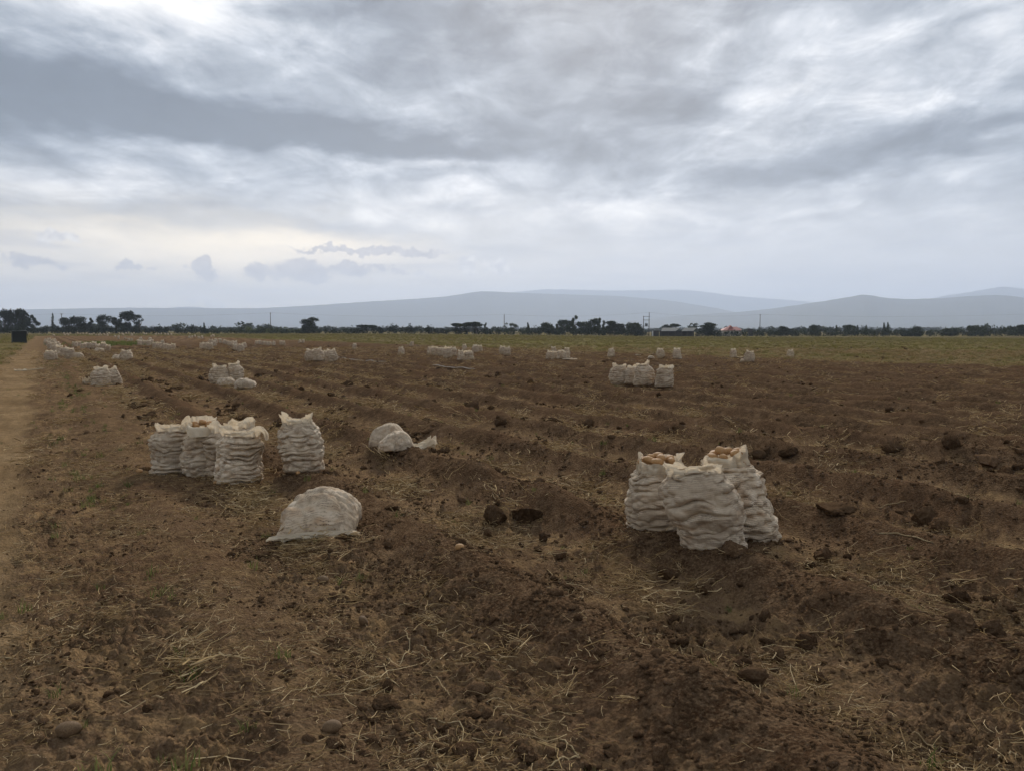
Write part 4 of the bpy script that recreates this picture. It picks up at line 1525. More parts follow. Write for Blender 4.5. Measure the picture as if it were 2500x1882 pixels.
def scatter(name, pts, rots, scls, idx, variants):
    """uncountable ground cover as one object; variants live in an unlinked collection"""
    col = bpy.data.collections.new(name + '_kinds')
    for i, (me) in enumerate(variants):
        o = bpy.data.objects.new('%s_kind_%02d' % (name, i), me)
        col.objects.link(o)
    me = bpy.data.meshes.new(name)
    n = len(pts)
    me.vertices.add(n)
    me.vertices.foreach_set('co', np.asarray(pts, dtype=np.float32).ravel())
    for nm, typ, fld, arr in (('rot', 'FLOAT_VECTOR', 'vector', rots), ('scl', 'FLOAT_VECTOR', 'vector', scls)):
        a = me.attributes.new(nm, typ, 'POINT')
        a.data.foreach_set(fld, np.asarray(arr, dtype=np.float32).ravel())
    a = me.attributes.new('idx', 'INT', 'POINT')
    a.data.foreach_set('value', np.asarray(idx, dtype=np.int32))
    o = obj(name, me)
    ng = bpy.data.node_groups.new(name + '_nodes', 'GeometryNodeTree')
    ng.interface.new_socket('Geometry', in_out='INPUT', socket_type='NodeSocketGeometry')
    ng.interface.new_socket('Geometry', in_out='OUTPUT', socket_type='NodeSocketGeometry')
    N = ng.nodes
    gi, go = N.new('NodeGroupInput'), N.new('NodeGroupOutput')
    ci = N.new('GeometryNodeCollectionInfo')
    ci.inputs['Collection'].default_value = col
    ci.inputs['Separate Children'].default_value = True
    ci.inputs['Reset Children'].default_value = True
    ip = N.new('GeometryNodeInstanceOnPoints')
    ip.inputs['Pick Instance'].default_value = True

    def named(nm, typ):
        k = N.new('GeometryNodeInputNamedAttribute')
        k.data_type = typ
        k.inputs['Name'].default_value = nm
        return k.outputs[0]
    er = N.new('FunctionNodeEulerToRotation')
    L = ng.links
    L.new(gi.outputs[0], ip.inputs['Points'])
    L.new(ci.outputs[0], ip.inputs['Instance'])
    L.new(named('rot', 'FLOAT_VECTOR'), er.inputs[0])
    L.new(er.outputs[0], ip.inputs['Rotation'])
    L.new(named('scl', 'FLOAT_VECTOR'), ip.inputs['Scale'])
    L.new(named('idx', 'INT'), ip.inputs['Instance Index'])
    L.new(ip.outputs[0], go.inputs[0])
    md = o.modifiers.new('scatter', 'NODES')
    md.node_group = ng
    o['kind'] = 'stuff'
    return o


RG = np.random.RandomState(77)


def polar_pts(n, r0, r1, power=1.0, half=46):
    """points round the camera; power 1 = density falling as 1/r, 2 = even density"""
    u = RG.rand(n)
    r = (r0 ** power + u * (r1 ** power - r0 ** power)) ** (1 / power)
    a = np.radians(RG.uniform(-half, half, n))
    return np.sin(a) * r, np.cos(a) * r


def lane_of(x, y):
    s, t = st(x, y)
    ph = (row_t(s, t) - 2.4) / 1.5
    return np.abs(ph - np.round(ph)) * 2            # 0 on a ridge, 1 mid lane


def keep(x, y, prob):
    k = RG.rand(len(x)) < prob
    return x[k], y[k]


def make_clods():
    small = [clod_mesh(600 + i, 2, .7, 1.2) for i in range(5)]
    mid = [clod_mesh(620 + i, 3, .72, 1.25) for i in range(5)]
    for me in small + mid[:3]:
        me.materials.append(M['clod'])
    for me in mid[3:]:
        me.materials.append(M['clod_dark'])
    X, Y, Sz, Ix = [], [], [], []

    def put(x, y, sz, ix):
        X.append(x)
        Y.append(y)
        Sz.append(sz)
        Ix.append(ix)
    # crumbs
    x, y = polar_pts(100000, 2.1, 13, 1.1)
    crop, path = masks(x, y)
    s_, t_ = st(x, y)
    pat = sst(-.15, .5, pn(x / .55, y / .55, 51)) * .85 + .15
    pat = pat * np.where(t_ < 1.2, .4, 1.0)
    k = RG.rand(len(x)) < pat * (1 - crop) * (1 - path * .85)
    x, y = x[k], y[k]
    put(x, y, RG.lognormal(math.log(.0095), .5, len(x)), RG.randint(0, 5, len(x)))
    # clods
    x, y = polar_pts(16000, 2.2, 36, 1.25)
    crop, path = masks(x, y)
    ln = lane_of(x, y)
    s_, t_ = st(x, y)
    pat = sst(0.0, .55, pn(x / .9, y / .9, 52)) * (0.35 + .65 * ln) * np.where(t_ < 1.2, .25, 1.0)
    k = RG.rand(len(x)) < pat * (1 - crop) * (1 - path)
    x, y = x[k], y[k]
    put(x, y, np.clip(RG.lognormal(math.log(.027), .5, len(x)), .01, .085), RG.randint(5, 10, len(x)))
    # dark lumps out in the field
    x, y = polar_pts(60000, 9, 85, 1.5)
    crop, path = masks(x, y)
    ln = lane_of(x, y)
    pat = sst(0.0, .45, pn(x / 1.3, y / 1.3, 53)) * np.clip(ln * 1.6 - .4, 0, 1)
    pat = pat * np.where(st(x, y)[1] < 1.6, .08, 1.0)
    k = RG.rand(len(x)) < pat * (1 - crop * .9) * (1 - path)
    x, y = x[k], y[k]
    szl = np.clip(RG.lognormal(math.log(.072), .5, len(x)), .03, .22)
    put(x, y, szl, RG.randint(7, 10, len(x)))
    for q in range(5):                       # broken bits round each lump
        a = RG.uniform(0, 6.28, len(x))
        rr = szl * RG.uniform(.9, 2.6, len(x))
        put(x + np.cos(a) * rr, y + np.sin(a) * rr, szl * RG.uniform(.15, .5, len(x)), RG.randint(5, 10, len(x)))
    for lx, ly, lr, lz in LEVEL:             # loose soil pushed up round the standing sacks
        n = 110
        a = RG.uniform(0, 6.28, n)
        rr = RG.normal(.27, .06, n)
        put(lx + np.cos(a) * rr * 1.05, ly + np.sin(a) * rr * .9, np.clip(RG.lognormal(math.log(.013), .5, n), .005, .04), RG.randint(0, 8, n))
    x, y, sz, ix = map(np.concatenate, (X, Y, Sz, Ix))
    z = H(x, y) + sz * np.where(sz > .03, .16, .05)
    n = len(x)
    rot = np.stack([RG.uniform(-.5, .5, n), RG.uniform(-.5, .5, n), RG.uniform(0, 6.28, n)], -1)
    scl = sz[:, None] * np.stack([RG.uniform(.8, 1.3, n), RG.uniform(.8, 1.2, n), RG.uniform(.75, 1.15, n)], -1)
    o = scatter('soil_crumbs', np.stack([x, y, z], -1), rot, scl, ix, small + mid)
    tag(o, 'loose dark brown crumbs and clods strewn over the lifted field', 'soil')
    print('clods', n)


make_clods()


def straw_mesh(seed, kind):
    rg = random.Random(seed)
    mb = MB()
    def piece(p, L, nseg, curl, w, kink):
        a = rg.uniform(0, 6.28)
        pts = [p.copy()]
        for i in range(nseg):
            a += rg.gauss(0, curl) + (rg.choice((-1, 1)) * rg.uniform(.5, 1.3) if rg.random() < kink else 0)
            p = p + Vector((math.cos(a), math.sin(a), 0)) * L / nseg
            p.z = max(.001, p.z + rg.gauss(0, .006))
            pts.append(p.copy())
        k = [1 - .5 * i / nseg for i in range(nseg + 1)]
        mb.tube(pts, [w * q for q in k], 3)
    if kind == 'single':
        if seed % 9:
            for q in range(4):
                piece(Vector((rg.gauss(0, .06), rg.gauss(0, .06), .003)), rg.uniform(.025, .085), 2, .25, rg.uniform(.0010, .0026), .2)
        else:
            piece(Vector((0, 0, .004)), rg.uniform(.12, .26), 5, .16, rg.uniform(.0013, .0028), .15)
    elif kind == 'wide':
        for k in range(34):
            piece(Vector((rg.gauss(0, .10), rg.gauss(0, .10), abs(rg.gauss(0, .035)))), rg.uniform(.04, .13), 2, .35, rg.uniform(.0022, .0048), .25)
    else:
        for k in range(26):
            piece(Vector((rg.gauss(0, .07), rg.gauss(0, .07), abs(rg.gauss(0, .022)))), rg.uniform(.035, .15), 3, .3, rg.uniform(.0010, .0026), .15)
    o = mb.build('straw', M['straw'], link=False)
    me = o.data
    bpy.data.objects.remove(o)
    return me


def tuft_mesh(seed, nb, h, spread, w, mat, curl=.5):
    """upright blades"""
    rg = random.Random(seed)
    vs, fs = [], []
    for k in range(nb):
        a = rg.uniform(0, 6.28)
        r0 = spread * math.sqrt(rg.random())
        bx, by = r0 * math.cos(a), r0 * math.sin(a)
        a2 = rg.uniform(0, 6.28)
        hh = h * rg.uniform(.4, 1.0)
        out = hh * rg.uniform(.1, 1.0) * curl
        dx, dy = math.cos(a2), math.sin(a2)
        px_, py_ = -dy, dx
        n0 = len(vs)
        for i in range(4):
            u = i / 3
            c = (bx + dx * out * u * u, by + dy * out * u * u, hh * u * (1 - .25 * u * curl))
            ww = w * (1 - u * .85)
            vs += [(c[0] - px_ * ww, c[1] - py_ * ww, c[2]), (c[0] + px_ * ww, c[1] + py_ * ww, c[2])]
        for i in range(3):
            fs.append((n0 + i * 2, n0 + i * 2 + 1, n0 + i * 2 + 3, n0 + i * 2 + 2))
    me = mesh_np('tuft', np.array(vs), np.array(fs))
    me.materials.append(mat)
    return me


def make_straw():
    singles = [straw_mesh(700 + i, 'single') for i in range(9)]
    clumps = [straw_mesh(720 + i, 'clump') for i in range(5)]
    wide = [straw_mesh(740 + i, 'wide') for i in range(4)]
    X, Y, Sz, Ix = [], [], [], []
    x, y = polar_pts(62000, 2.1, 14, 1.15)
    crop, path = masks(x, y)
    s_, t_ = st(x, y)
    ln = lane_of(x, y)
    pat = sst(-.1, .5, pn(x / .7, y / .7, 61)) * (0.08 + .92 * ln ** 1.5)
    pat = np.where(t_ < 1.5, .15 + .6 * sst(-.1, .5, pn(x / .6, y / .6, 62)), pat)
    k = RG.rand(len(x)) < pat * (1 - path * .8)
    x, y = x[k], y[k]
    X.append(x)
    Y.append(y)
    Sz.append(RG.uniform(.5, 1.25, len(x)))
    Ix.append(RG.randint(0, 9, len(x)))
    x, y = polar_pts(70000, 2.4, 70, 1.45)
    crop, path = masks(x, y)
    s_, t_ = st(x, y)
    ln = lane_of(x, y)
    pat = sst(-.2, .45, pn(x / 1.1, y / 1.1, 63)) * np.clip(ln * 1.5 - .35, 0, 1)
    pat = np.where(t_ < 1.5, .20 * sst(0, .5, pn(x / .6, y / .6, 62)), pat)
    k = RG.rand(len(x)) < pat * (1 - path) * (1 - crop * .5)
    x, y = x[k], y[k]
    r = np.hypot(x, y)
    X.append(x)
    Y.append(y)
    Sz.append(RG.uniform(.5, 1.25, len(x)) * (1 + r * .022))
    Ix.append(np.where(r < 9 + RG.normal(0, 2, len(x)), RG.randint(9, 14, len(x)), RG.randint(14, 18, len(x))))
    x, y, sz, ix = map(np.concatenate, (X, Y, Sz, Ix))
    n = len(x)
    z = H(x, y) + .004
    e = .05
    gx = (H(x + e, y, False) - H(x - e, y, False)) / (2 * e)
    gy = (H(x, y + e, False) - H(x, y - e, False)) / (2 * e)
    yaw = RG.uniform(0, 6.28, n)
    rot = np.stack([gy + RG.normal(0, .12, n), -gx + RG.normal(0, .12, n), yaw], -1)
    # tilt is applied in world axes after yaw: XYZ euler turns yaw last, so keep it small
    scl = sz[:, None] * np.ones(3)
    o = scatter('straw_litter', np.stack([x, y, z], -1), rot, scl, ix, singles + clumps + wide)
    tag(o, 'dry potato haulm and straw littering the lanes', 'straw')
    print('straw', n)


make_straw()


def make_grass():
    g = [tuft_mesh(800 + i, 16, .11, .05, .0035, M['grass'], .9) for i in range(4)]
    w = [tuft_mesh(820 + i, 34, .20, .22, .012, M['weed'], .9) for i in range(5)]
    X, Y, Sz, Ix = [], [], [], []
    # thin strip of sprouting grass near the track
    n = 900
    s = RG.uniform(3, 60, n)
    t = .55 + RG.normal(0, .28, n)
    x, y = s * RD[0] + t * RN[0], s * RD[1] + t * RN[1]
    k = RG.rand(n) < sst(-.05, .5, pn(s / 2.5, t / .5, 71)) * .9 + .03
    x, y = x[k], y[k]
    X.append(x)
    Y.append(y)
    Sz.append(RG.uniform(.5, 1.2, len(x)))
    Ix.append(RG.randint(0, 4, len(x)))
    # odd green sprouts in the soil
    x, y = polar_pts(420, 2.6, 30, 1.3)
    X.append(x)
    Y.append(y)
    Sz.append(RG.uniform(.4, .9, len(x)))
    Ix.append(RG.randint(0, 4, len(x)))
    # bright patch far left
    for cx, cy, nn, sp in ((262, 838, 160, 2.2), (275, 840, 120, 1.8), (290, 842, 80, 1.5)):
        bx, by = at(cx, cy)
        x, y = bx + RG.normal(0, sp, nn), by + RG.normal(0, sp * 1.6, nn)
        X.append(x)
        Y.append(y)
        Sz.append(RG.uniform(2.2, 4.5, nn))
        Ix.append(RG.randint(0, 4, nn))
    # unlifted weedy part and verges
    x, y = polar_pts(60000, 14, 330, 1.25, 44)
    crop, path = masks(x, y)
    s_, t_ = st(x, y)
    k = RG.rand(len(x)) < crop * (0.25 + .75 * sst(-.35, .45, pn(s_ / 14, t_ / 2.2, 72)))
    x, y = x[k], y[k]
    r = np.hypot(x, y)
    X.append(x)
    Y.append(y)
    Sz.append(RG.uniform(.5, 1.15, len(x)) * (1 + np.clip(r - 60, 0, 200) * .004))
    Ix.append(RG.randint(4, 9, len(x)))
    x, y, sz, ix = map(np.concatenate, (X, Y, Sz, Ix))
    n = len(x)
    z = H(x, y)
    rot = np.stack([RG.normal(0, .08, n), RG.normal(0, .08, n), RG.uniform(0, 6.28, n)], -1)
    o = scatter('weedy_grass', np.stack([x, y, z], -1), rot, sz[:, None] * np.ones(3), ix, g + w)
    tag(o, 'low green and straw coloured weeds over the unlifted field', 'grass')
    print('grass', n)


make_grass()

# ------------------------------------------------------------------ trees, hedges, poles and buildings along the far edge
D_EDGE = 340.0
M['leaf_euc'] = mat_plant('gum_leaves', [(0.020, 0.028, 0.017), (0.034, 0.044, 0.026), (0.050, 0.060, 0.036)], .12)
M['leaf_aca'] = mat_plant('acacia_leaves', [(0.016, 0.024, 0.010), (0.030, 0.042, 0.018), (0.046, 0.060, 0.026)], .12)
M['leaf_bush'] = mat_plant('bush_leaves', [(0.020, 0.029, 0.013), (0.036, 0.048, 0.020), (0.058, 0.072, 0.030)], .12)
M['leaf_dark'] = mat_plant('dark_hedge_leaves', [(0.013, 0.019, 0.010), (0.024, 0.032, 0.015), (0.038, 0.048, 0.022)], .1)
M['leaf_maize'] = mat_plant('pale_crop_leaves', [(0.06, 0.078, 0.025), (0.09, 0.11, 0.036), (0.13, 0.14, 0.055)], .2)
M['bark'] = mat_simple('grey_bark', (0.075, 0.062, 0.048), (0.14, 0.12, 0.095), 1.5, .9, .4, .05)
M['metal_roof'] = mat_simple('iron_sheet_roof', (0.13, 0.13, 0.12), (0.19, 0.19, 0.175), .6, .85, 0, spec=.05)
M['dark_wall'] = mat_simple('dark_boards', (0.030, 0.028, 0.026), (0.06, 0.055, 0.05), 1.0, .9, 0)
M['white_wall'] = mat_simple('whitewash', (0.60, 0.60, 0.58), (0.72, 0.72, 0.70), .8, .8, 0)
M['red_roof'] = mat_simple('red_roof_sheets', (0.30, 0.105, 0.085), (0.38, 0.15, 0.12), .8, .7, 0)
M['cream_wall'] = mat_simple('cream_wall', (0.36, 0.32, 0.27), (0.46, 0.42, 0.36), .8, .85, 0)
M['post'] = mat_simple('pole_timber', (0.070, 0.060, 0.050), (0.12, 0.105, 0.09), 2.0, .9, .2)
M['steel'] = mat_simple('grey_steel', (0.10, 0.11, 0.12), (0.17, 0.18, 0.19), 2.0, .6, 0)
M['glass'] = mat_simple('dark_glass', (0.02, 0.025, 0.03), (0.03, 0.035, 0.04), 2.0, .2, 0, spec=.5)


def leaves(centers, n, size, seed, flat=1.0, hollow=.35):
    """small quads spread through a set of ellipsoid clumps (cx,cy,cz,rx,ry,rz)"""
    rg = np.random.RandomState(seed)
    c = np.asarray(centers, float)
    wgt = c[:, 3] * c[:, 5] + .02
    k = rg.choice(len(c), n, p=wgt / wgt.sum())
    d = rg.normal(size=(n, 3))
    d /= np.linalg.norm(d, axis=1)[:, None]
    q = hollow + (1 - hollow) * rg.rand(n) ** .6
    q = q * (1 + .28 * pn3(d * 3.0 + k[:, None] * 7.3, seed))
    p = c[k, :3] + d * q[:, None] * c[k, 3:]
    a = rg.normal(size=(n, 3))
    a /= np.linalg.norm(a, axis=1)[:, None]
    b2 = np.cross(a, rg.normal(size=(n, 3)))
    b2 /= np.linalg.norm(b2, axis=1)[:, None] + 1e-9
    a[:, 2] *= flat
    b2[:, 2] *= flat
    s = size * rg.uniform(.5, 1.3, n)[:, None]
    v = np.stack([p - a * s - b2 * s * .5, p + a * s - b2 * s * .5, p + a * s * .8 + b2 * s * .6, p - a * s * .8 + b2 * s * .5], 1).reshape(-1, 3)
    f = np.arange(n * 4).reshape(-1, 4)
    return v, f


def limbs(mb, base, h, clumps, r0, rg, lean=0.0, fork=.35):
    top = Vector((base[0] + lean, base[1], h * fork))
    mb.tube([(base[0], base[1], -.3), (base[0] + lean * .4, base[1], h * fork * .5), tuple(top)], [r0 * 1.25, r0, r0 * .8], 6)
    for c in clumps:
        e = Vector(c[:3])
        mid = top.lerp(e, .5) + Vector((rg.uniform(-.3, .3), rg.uniform(-.3, .3), -.12 * (e - top).length))
        mb.tube([tuple(top), tuple(mid), tuple(e)], [r0 * .6, r0 * .4, r0 * .15], 4)


def tree(label, px, top, wpx, kind='gum', depth=D_EDGE, seed=0, base_py=None, mat=None, nleaf=1700, name=None, group='trees along the far field edge', bottom=.0):
    x, y, ztop = far(px, top, depth)
    z0 = hz(x, y)
    h = ztop - z0
    w = wpx / F * depth * (1.2 if kind in ('gum', 'tuft') and px > 1300 else 1.05)
    rg = random.Random(seed * 13 + 5)
    cl = []
    if kind == 'gum':
        m = 16
        for i in range(m):
            a = rg.uniform(0, 6.28)
            q = math.sqrt(rg.random()) * .80
            zz = h * rg.uniform(.20, .86)
            if i < 3:
                zz = h * .82
                q *= .55
            rr = w * rg.uniform(.15, .25)
            cl.append((math.cos(a) * q * w / 2, math.sin(a) * q * w / 2, min(zz, h - rr * .8), rr, rr, rr * .8))
    elif kind == 'tuft':       # slender open crown
        for i in range(7):
            u = i / 6
            rr = w * (.30 - .16 * u) * rg.uniform(.8, 1.2)
            cl.append((rg.uniform(-.2, .2) * w, rg.uniform(-.2, .2) * w, h * (.15 + .78 * u), rr, rr, h * .11))
    elif kind == 'cypress':
        for i in range(6):
            u = i / 5
            rr = w / 2 * (1.0 - .72 * u)
            cl.append((rg.uniform(-.06, .06) * w, 0, h * (.22 + .70 * u), rr, rr, h * .11))
    elif kind == 'umbrella':
        for i in range(13):
            a = rg.uniform(0, 6.28)
            q = math.sqrt(rg.random()) * .85
            cl.append((math.cos(a) * q * w / 2, math.sin(a) * q * w / 2, h * (rg.uniform(.68, .90) - .10 * q), w * .16, w * .16, h * .085))
    elif kind == 'acacia':
        for i in range(18):
            a = rg.uniform(0, 6.28)
            q = math.sqrt(rg.random()) * .82
            zz = h * (.14 + .76 * (i + rg.random()) / 18)
            cl.append((math.cos(a) * q * w / 2 * (1 - .25 * (zz / h)), math.sin(a) * q * w / 2, zz, w * .19, w * .19, h * .11))
    else:                      # bush
        for i in range(9):
            a = rg.uniform(0, 6.28)
            q = math.sqrt(rg.random()) * .75
            zz = h * rg.uniform(.15, .72)
            rr = w * rg.uniform(.16, .24)
            cl.append((math.cos(a) * q * w / 2, math.sin(a) * q * w / 2, min(zz, h - h * .22), rr, rr, h * .24))
    root = empty(name or {'gum': 'gum_tree', 'tuft': 'slender_tree', 'cypress': 'cypress_tree', 'umbrella': 'umbrella_tree', 'acacia': 'acacia_tree'}.get(kind, 'bush'), (x, y, z0))
    mat = mat or {'gum': M['leaf_euc'], 'tuft': M['leaf_euc'], 'cypress': M['leaf_aca'], 'umbrella': M['leaf_aca'], 'acacia': M['leaf_aca']}.get(kind, M['leaf_bush'])
    v, f = leaves(cl, int(nleaf * 1.8), max(.17, w * .028), seed + 900, flat=.5 if kind in ('umbrella', 'acacia') else 1.0, hollow=.25)
    obj('crown', mesh_np('crown', v, f, smooth=False), mat, root)
    mb = MB()
    limbs(mb, (0, 0), h, cl[:7], max(.12, h * .022), rg, 0.0, .30 if kind != 'bush' else .12)
    mb.build('trunk', M['bark'], root, smooth=True)
    tag(root, label, 'tree' if kind != 'bush' else 'bush', group)
    return root


def hedge(label, pts, depth, seed, mat, size=.22, dens=26, group='hedges along the far edge', name='hedge', bumpy=.35):
    """pts: (px, top row); dense shrubby belt along the field edge"""
    px = np.array([p[0] for p in pts], float)
    py = np.array([p[1] for p in pts], float)
    rg = np.random.RandomState(seed)
    x0, x1 = px[0] / F * depth, px[-1] / F * depth
    n = max(4, int((x1 - x0) / 1.5))
    xs = np.linspace(px[0], px[-1], n) + rg.normal(0, 3, n)
    cl = []
    cx, cy, _ = far((px[0] + px[-1]) / 2, 806, depth)
    for a in xs:
        X, Y, zt = far(a, np.interp(a, px, py), depth)
        z0 = hz(X, Y)
        h = (zt - z0) * 1.22 * (1 + bumpy * rg.uniform(-.5, .5))
        for q in range(2):
            hh = h * rg.uniform(.55, 1.0)
            cl.append((X - cx + rg.uniform(-.8, .8), rg.uniform(-1.4, 1.4), z0 + hh * .50, rg.uniform(1.0, 1.9), rg.uniform(.8, 1.4), hh * .56))
    v, f = leaves(cl, int(n * dens * 4.6), size * 1.15, seed + 5, hollow=.05)
    v[:, 2] = np.maximum(v[:, 2], -1.6)
    root = empty(name, (cx, cy, 0))
    obj('foliage', mesh_np('foliage', v, f, smooth=False), mat, root)
    tag(root, label, 'hedge', group)
    mb = MB()
    for c in cl[::3]:
        mb.tube([(c[0], c[1], hz(c[0] + cx, cy) - .2), (c[0] + rg.uniform(-.3, .3), c[1], c[2])], [.07, .03], 4)
    mb.build('stems', M['bark'], root)
    return root


# left gum trees
T = tree
T('leftmost rounded gum tree cut by the left edge', 8, 756, 40, 'gum', 350, 1)
T('tall broad gum tree at the far left', 42, 754, 62, 'gum', 352, 2, nleaf=2600)
T('small dark tree right of the tall broad left gum', 85, 771, 26, 'tuft', 350, 3)
T('pale slender tree standing alone left of the first pole', 126, 767, 16, 'tuft', 380, 4, nleaf=500)
T('low round gum just right of the first pole', 157, 776, 40, 'gum', 352, 5)
T('domed gum between two shorter ones, left cluster', 192, 772, 44, 'gum', 355, 6, nleaf=2000)
T('short ragged gum at the right of the first cluster', 220, 778, 20, 'tuft', 352, 7)
T('layered gum opening the second left cluster', 254, 767, 38, 'gum', 350, 8)
T('small gum in the dip of the second left cluster', 283, 772, 24, 'gum', 354, 9)
T('tallest airy gum of the second left cluster', 309, 759, 46, 'gum', 350, 10, nleaf=2200)
T('thin airy gum at the right end of the second cluster', 340, 764, 28, 'gum', 352, 11, nleaf=800)
T('tiny spire tree rising above the left hedge', 498, 789, 9, 'cypress', 380, 12, nleaf=350)
T('lone dark acacia left of centre', 753, 775, 52, 'acacia', 330, 13, nleaf=2600)
T('low spreading acacia in the hedge left of centre', 901, 792, 58, 'umbrella', 332, 14, nleaf=1900)
T('wide umbrella shaped acacia in the centre hedge', 1142, 783, 82, 'umbrella', 330, 15, nleaf=2800)
T('dome shaped dark tree at right of the wide umbrella tree', 1163, 783, 34, 'umbrella', 328, 16, nleaf=1500)
T('small pointed tree right of the umbrella tree', 1186, 789, 14, 'tuft', 345, 17, nleaf=500)
T('pale flat topped acacia just right of the centre pole', 1247, 785, 32, 'umbrella', 350, 18, nleaf=800, mat=M['leaf_bush'])
T('single dark cypress right of the pale acacia', 1289, 789, 12, 'cypress', 345, 19, nleaf=700)
T('bushy tree opening the dense grove', 1335, 788, 34, 'gum', 340, 20, mat=M['leaf_bush'])
T('slim tree second from left in the dense grove', 1361, 793, 18, 'tuft', 342, 21, mat=M['leaf_bush'])
T('feathery tree left of the grove peak', 1380, 781, 30, 'gum', 345, 22, mat=M['leaf_bush'])
T('tallest feathery tree at the grove peak', 1401, 772, 24, 'tuft', 346, 23, nleaf=1500, mat=M['leaf_bush'])
T('rounded tree right of the grove peak', 1420, 785, 34, 'gum', 342, 24, mat=M['leaf_bush'])
T('double headed tree in the middle of the grove', 1448, 777, 34, 'gum', 344, 25, mat=M['leaf_bush'])
T('narrow tree beside the double headed one', 1462, 778, 16, 'tuft', 346, 26, mat=M['leaf_bush'])
T('thin tree with a bare stem in the grove', 1474, 783, 16, 'tuft', 348, 27, nleaf=500, mat=M['leaf_bush'])
T('dark layered acacia near the right of the grove', 1500, 783, 60, 'acacia', 335, 28, nleaf=2600)
T('rounded bushy tree closing the grove at right', 1548, 788, 44, 'gum', 338, 29, nleaf=2000, mat=M['leaf_bush'])
T('umbrella shaped tree behind the metal roofed shed', 1638, 789, 40, 'umbrella', 380, 30)
T('dark spiky bush between shed and red roofed house', 1731, 787, 54, 'acacia', 325, 31, nleaf=2600)
T('wind bent dark bush right of the right pole', 1918, 796, 44, 'acacia', 335, 32)
T('triangular bush in the right hedge', 1990, 793, 26, 'gum', 345, 33, mat=M['leaf_bush'])
T('small spire tree in the right hedge', 2042, 795, 9, 'cypress', 345, 34, nleaf=400)
T('pointed bush in the middle of the right hedge', 2074, 793, 24, 'gum', 345, 35, mat=M['leaf_bush'])
T('short spire right of the pointed hedge bush', 2094, 795, 10, 'cypress', 345, 36, nleaf=400)
T('squat conifer in the right hedge', 2115, 795, 12, 'cypress', 345, 37, nleaf=450)
T('left one of twin conifers in the right hedge', 2159, 789, 12, 'cypress', 345, 38, nleaf=500)
T('right one of twin conifers in the right hedge', 2168, 788, 10, 'cypress', 346, 39, nleaf=500)
T('low broad bush right of the twin conifers', 2225, 797, 46, 'bush', 335, 40)
T('rounded bush starting the far right hedge', 2322, 799, 34, 'bush', 335, 41)
T('leafy tree in the far right hedge', 2384, 795, 40, 'gum', 340, 42, mat=M['leaf_bush'])
T('bushy tree cut by the right edge', 2488, 793, 44, 'gum', 338, 43, mat=M['leaf_bush'])

hedge('tall dark hedge under the left gum trees', [(-60, 796), (20, 797), (60, 799), (110, 798), (200, 800), (300, 798), (360, 802), (380, 799), (470, 798), (510, 802)], 335, 31, M['leaf_dark'], dens=30)
hedge('low mixed hedge around the left centre pole', [(508, 803), (560, 801), (640, 800), (670, 802), (740, 804)], 336, 32, M['leaf_bush'])
hedge('pale green crop showing behind the left centre pole', [(610, 800), (660, 801), (725, 802), (742, 803)], 345, 33, M['leaf_maize'], name='crop_strip')
hedge('thin low hedge right of the lone acacia', [(735, 806), (790, 803), (830, 801), (870, 800)], 338, 34, M['leaf_bush'])
hedge('dense dark hedge between the two centre acacias', [(862, 799), (930, 797), (980, 799), (1020, 797), (1080, 799), (1120, 798), (1190, 800)], 333, 35, M['leaf_dark'], dens=32)
hedge('bushy hedge around the centre pole', [(1185, 801), (1230, 800), (1270, 803), (1300, 805)], 336, 36, M['leaf_bush'])
hedge('undergrowth along the foot of the dense grove', [(1296, 803), (1340, 799), (1420, 797), (1500, 798), (1575, 802)], 332, 37, M['leaf_dark'], dens=32)
hedge('low bushes around the red roofed house', [(1700, 806), (1770, 811), (1800, 808), (1850, 806), (1900, 805)], 330, 38, M['leaf_bush'])
hedge('long uneven hedge right of the right pole', [(1895, 806), (1960, 804), (2000, 802), (2060, 805), (2120, 803), (2180, 803), (2245, 800)], 336, 39, M['leaf_bush'], dens=30, bumpy=.7)
hedge('low gap filling scrub in the right hedge', [(2235, 808), (2270, 807), (2310, 805)], 336, 40, M['leaf_bush'])
hedge('thick hedge at the far right edge', [(2300, 803), (2360, 803), (2420, 806), (2460, 801), (2560, 800)], 334, 41, M['leaf_bush'], dens=30)


# hazy trees on the plain beyond
def far_wood():
    rg = np.random.RandomState(5)
    cl = [tuft_mesh(1, 1, 1, 1, .1, M['leaf_bush'])]
    kinds = []
    for i in range(5):
        rr = random.Random(i)
        c = [(rr.uniform(-.3, .3), rr.uniform(-.3, .3), rr.uniform(.3, .75), .32, .32, .25) for _ in range(6)]
        v, f = leaves(c, 150, .10, 50 + i)
        me = mesh_np('kind', v, f, smooth=False)
        me.materials.append(M['leaf_bush'])
        kinds.append(me)
    n = 8500
    a = np.radians(rg.uniform(-40, 40, n))
    r = 620 + (rg.rand(n) ** 1.4) * 5200
    x, y = np.sin(a) * r, np.cos(a) * r
    k = rg.rand(n) < sst(-.4, .4, pn(x / 160, y / 260, 91)) * .8 + .2
    x, y, r = x[k], y[k], r[k]
    n = len(x)
    z = H(x, y, False) - .2
    h = rg.lognormal(math.log(3.6), .32, n) * (1 + 1.0 * sst(900, 2500, r))
    o = scatter('distant_woodland', np.stack([x, y, z], -1), np.stack([x * 0, x * 0, rg.uniform(0, 6.28, n)], -1),
                np.stack([h * rg.uniform(.7, 1.8, n), h * rg.uniform(.7, 1.4, n), h], -1), rg.randint(0, 5, n), kinds)
    tag(o, 'hazy scattered trees on the plain beyond the field', 'woodland')


far_wood()


